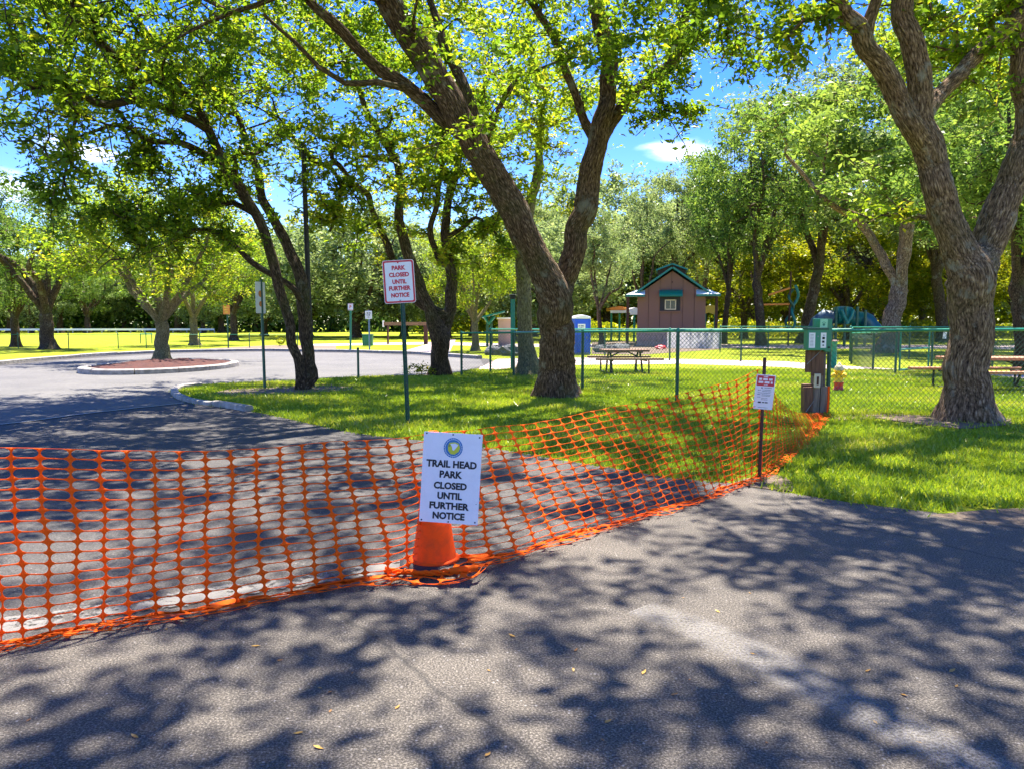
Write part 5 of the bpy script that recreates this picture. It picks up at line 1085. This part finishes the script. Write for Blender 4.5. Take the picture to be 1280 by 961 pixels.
# fallen leaves on the asphalt
rng_ = random.Random(12); lm = []
for k in range(3):
    m_ = MB(); s_ = 1+.2*k; m_.add([(-.025*s_, 0, .002), (-.008, .010*s_, .006), (.012, .009, .004), (.026*s_, 0, .008), (.010, -.010, .005), (-.010, -.008*s_, .003)], [(0, 5, 1), (1, 5, 4, 2), (2, 4, 3)])
    o = m_.build('fallen_leaf', M['dry_leaf']); lm.append(o.data); at = o.data.attributes.new('tint', 'FLOAT', 'POINT'); at.data.foreach_set('value', [k*.45]*6); bpy.data.objects.remove(o)
for i in range(46):
    x, y = rng_.uniform(0, 1280), rng_.uniform(640, 960)
    if i < 12: x, y = [(843, 871), (1085, 841), (805, 843), (413, 868), (1190, 841), (398, 938), (350, 828), (1130, 872), (640, 797), (720, 815), (760, 905), (320, 810)][i]
    g_ = G(x, y)
    if x < 640 and y < 820-(x*.17): continue
    o = bpy.data.objects.new('fallen_leaf', lm[i % 3]); COL.objects.link(o); o.location = (g_.x, g_.y, .010); o.rotation_euler = (rng_.uniform(-.2, .2), rng_.uniform(-.2, .2), rng_.uniform(0, 6.28)); s_ = rng_.uniform(.25, .55) if i >= 12 else .55; o.scale = (s_,)*3
    tag(o, 'small dry yellow-brown leaf lying on the coarse asphalt of the road', 'leaf', 'dry leaves scattered on the road')
# ------------------------------------------------------------------ trees behind
def bt(kind, x, Y, ytop, w, rz, label, name='oak_tree', group=None): 
    return put(kind, (P(x, 410, Y).x, Y), P(640, ytop, Y).z, w, rz, label, group, name)
bt('twin', 1110, 34, 20, 1.05, 2.9, 'tall pale-limbed oak splitting low, between the tube slide and the right-hand oak')
bt('tall', 952, 45, 140, .8, 1.1, 'dark-trunked oak right of the brown building, leaning over the banner')
bt('tall', 905, 50, 190, .6, 4.0, 'slim dark oak close to the right end of the building roof')
bt('tall2', 1005, 50, 75, .9, .3, 'grey-green oak standing behind the twisted green climber')
bt('tall2', 842, 54, 205, .8, 2.2, 'pale feathery oak rising directly behind the cupola')
bt('airy', 800, 50, 238, .9, 3.3, 'thin open-crowned tree above the left eave of the building')
bt('airy', 752, 46, 262, .9, 5.1, 'thin pale tree with forked stems right of the portable toilet')
bt('tall', 1283, 19, 60, .95, .8, 'thick-trunked oak at the right edge behind the picnic table')
bt('twin', 1230, 42, 140, .8, 5.2, 'oak with leaning pale limbs seen just right of the right-hand oak trunk')
bt('tall2', 1180, 55, 130, 1, 4.4, 'grey-green oak hidden behind the right-hand oak trunk')
bt('yellow', 1060, 62, 250, 1.1, 1.4, 'bright yellow-green tree in the gap above the tube slide')
bt('yellow', 930, 66, 270, 1.1, .4, 'yellow-green tree glowing between the dark trunks right of the building')
bt('bushy', 700, 60, 290, 1, .9, 'soft grey-green tree between the two forks of the leaning oak')
bt('bushy', 640, 66, 282, 1, 3.9, 'soft pale tree behind the kiosk')
bt('tall', 1085, 70, 150, 1, 2.0, 'far dark oak behind the tube slide')
bt('yellow', 1180, 60, 290, 1, 3.0, 'low yellow-green tree behind the pen gate')
bt('yellow', 1275, 58, 280, 1, 1.0, 'low yellow-green tree at the far right edge')
bt('tall2', 1330, 50, 90, 1, 3.7, 'tall grey-green oak beyond the right edge of the picture')
bt('airy', 872, 60, 225, .8, 1.9, 'thin pale tree peeping over the right roof slope')
bt('bushy', 445, 72, 268, 1.15, 2.7, 'big soft pale tree straight above the small signs and litter bin')
bt('bushy', 385, 78, 290, 1.1, .5, 'soft grey-green tree behind the double-trunk oak')
bt('bushy', 505, 80, 290, 1.0, 4.5, 'soft grey-green tree behind the park closed notice')
bt('bushy', 330, 85, 300, 1.0, 1.7, 'soft green tree left of the double-trunk oak, past the orange sign')
bt('oak', 292, 60, 292, .8, 3.6, 'dark oak on the rise behind the orange sign')
bt('bushy', 560, 70, 300, .9, 5.7, 'pale tree behind the crooked oak')
rg = random.Random(31)
for i in range(16):
    bt(['oak', 'bushy', 'oak'][i % 3], -90+i*34+rg.uniform(-8, 8), 118+rg.uniform(-8, 14), 330+rg.uniform(-18, 14), 1.0, rg.uniform(0, 6), 'dark green tree in the row along the far side of the sports field', group='trees lining the far side of the sports field')
for i in range(15):
    bt(['tall', 'tall2', 'yellow', 'bushy'][i % 4], 600+i*56+rg.uniform(-12, 12), 84+rg.uniform(-8, 14), 262+rg.uniform(-40, 25), .95, rg.uniform(0, 6), 'tree in the shaded wood behind the playground', group='trees in the wood behind the playground')
# leafy mass closing the view under the crowns
def mass(name, x0, x1, Y, ztop, n, seed, mat, size, label, dy=6, cat='woods'):
    rng = np.random.default_rng(seed); x = rng.uniform(x0, x1, n); top = ztop*(.75+.14*np.sin(x*.35)+.09*np.sin(x*.9+1)+.06*np.sin(x*2.1)); z = top*rng.random(n)**.8; y = Y + rng.normal(0, dy*.35, n) + 0*x
    C = np.stack([x, y, z], 1); d = rng.normal(0, 1, (n, 3)); d /= np.linalg.norm(d, axis=1)[:, None]; w = np.cross(d, rng.normal(0, 1, (n, 3))); w /= np.linalg.norm(w, axis=1)[:, None]; L = size*rng.uniform(.6, 1.4, n)[:, None]
    V = np.stack([C-d*L*.5, C+w*L*.25, C+d*L*.5, C-w*L*.25], 1).reshape(-1, 3); cl = np.sin(x*1.3+z*2)*np.sin(y*1.1+z)*.2
    o = mesh_np(name, V, np.arange(4*n).reshape(n, 4), mat, None, False, {'tint': ('FLOAT', np.repeat(np.clip(rng.uniform(0, 1, n)*.7+.15+cl, 0, 1), 4))}); tag(o, label, cat, kind='stuff'); return o
mass('distant_woods', -120, 20, 132, 11, 60000, 1, M['wood_leaf'], .9, 'dark far woods closing the view beyond the sports field', 10)
mass('distant_woods', -14, 90, 104, 13, 60000, 2, M['shrub_leaf'], .7, 'wood with sunlit yellow-green leaf colour filling the gaps behind the playground', 8)  # bright leaf colour stands in for sunlight between the trunks
mass('undergrowth', 6, 60, 72, 1.9, 20000, 3, M['shrub_leaf'], .3, 'low yellow-green undergrowth under the trees behind the playground', 6, 'undergrowth')
def shrub(x, y, h, w, n, label, mat='shrub_leaf', size=.09, name='shrub'):
    b = G(x, y); rng = np.random.default_rng(int(x+y)); t = Tree(int(x)); t.limb([(0, 0, 0, .012), (0, 0, h*.3, .01)], .1); 
    A = rng.normal(0, 1, (n, 3))*[w*.35, w*.35, h*.22]+[0, 0, h*.6]; A = A[A[:, 2] > .04]; t.grow(A, .12, wob=.01); t.radii(.004); e = empty(name, b, 0, label, 'shrub'); t.wood('stems', M['bark'], e, 6, relief=0, flare=0); t.leaves('foliage', M[mat], e, 20, size, .06); return e
shrub(527, 470, .3, .8, 22, 'small leafy sprouts at the foot of the crooked oak', size=.07)
shrub(350, 433, .7, .8, 22, 'small spiky bush on the far verge behind the double trunk')
shrub(1230, 444, .7, 1.2, 26, 'pale flowering shrub between the right-hand oak and the edge tree', 'pale_leaf')
shrub(1150, 425, 1.5, 2.5, 40, 'yellow-green bush behind the pen gate')
shrub(975, 424, 1.6, 2.8, 40, 'yellow-green bush beyond the banner')
shrub(855, 598, .2, .1, 2, 'tiny weed at the asphalt edge beside the mesh') if False else None
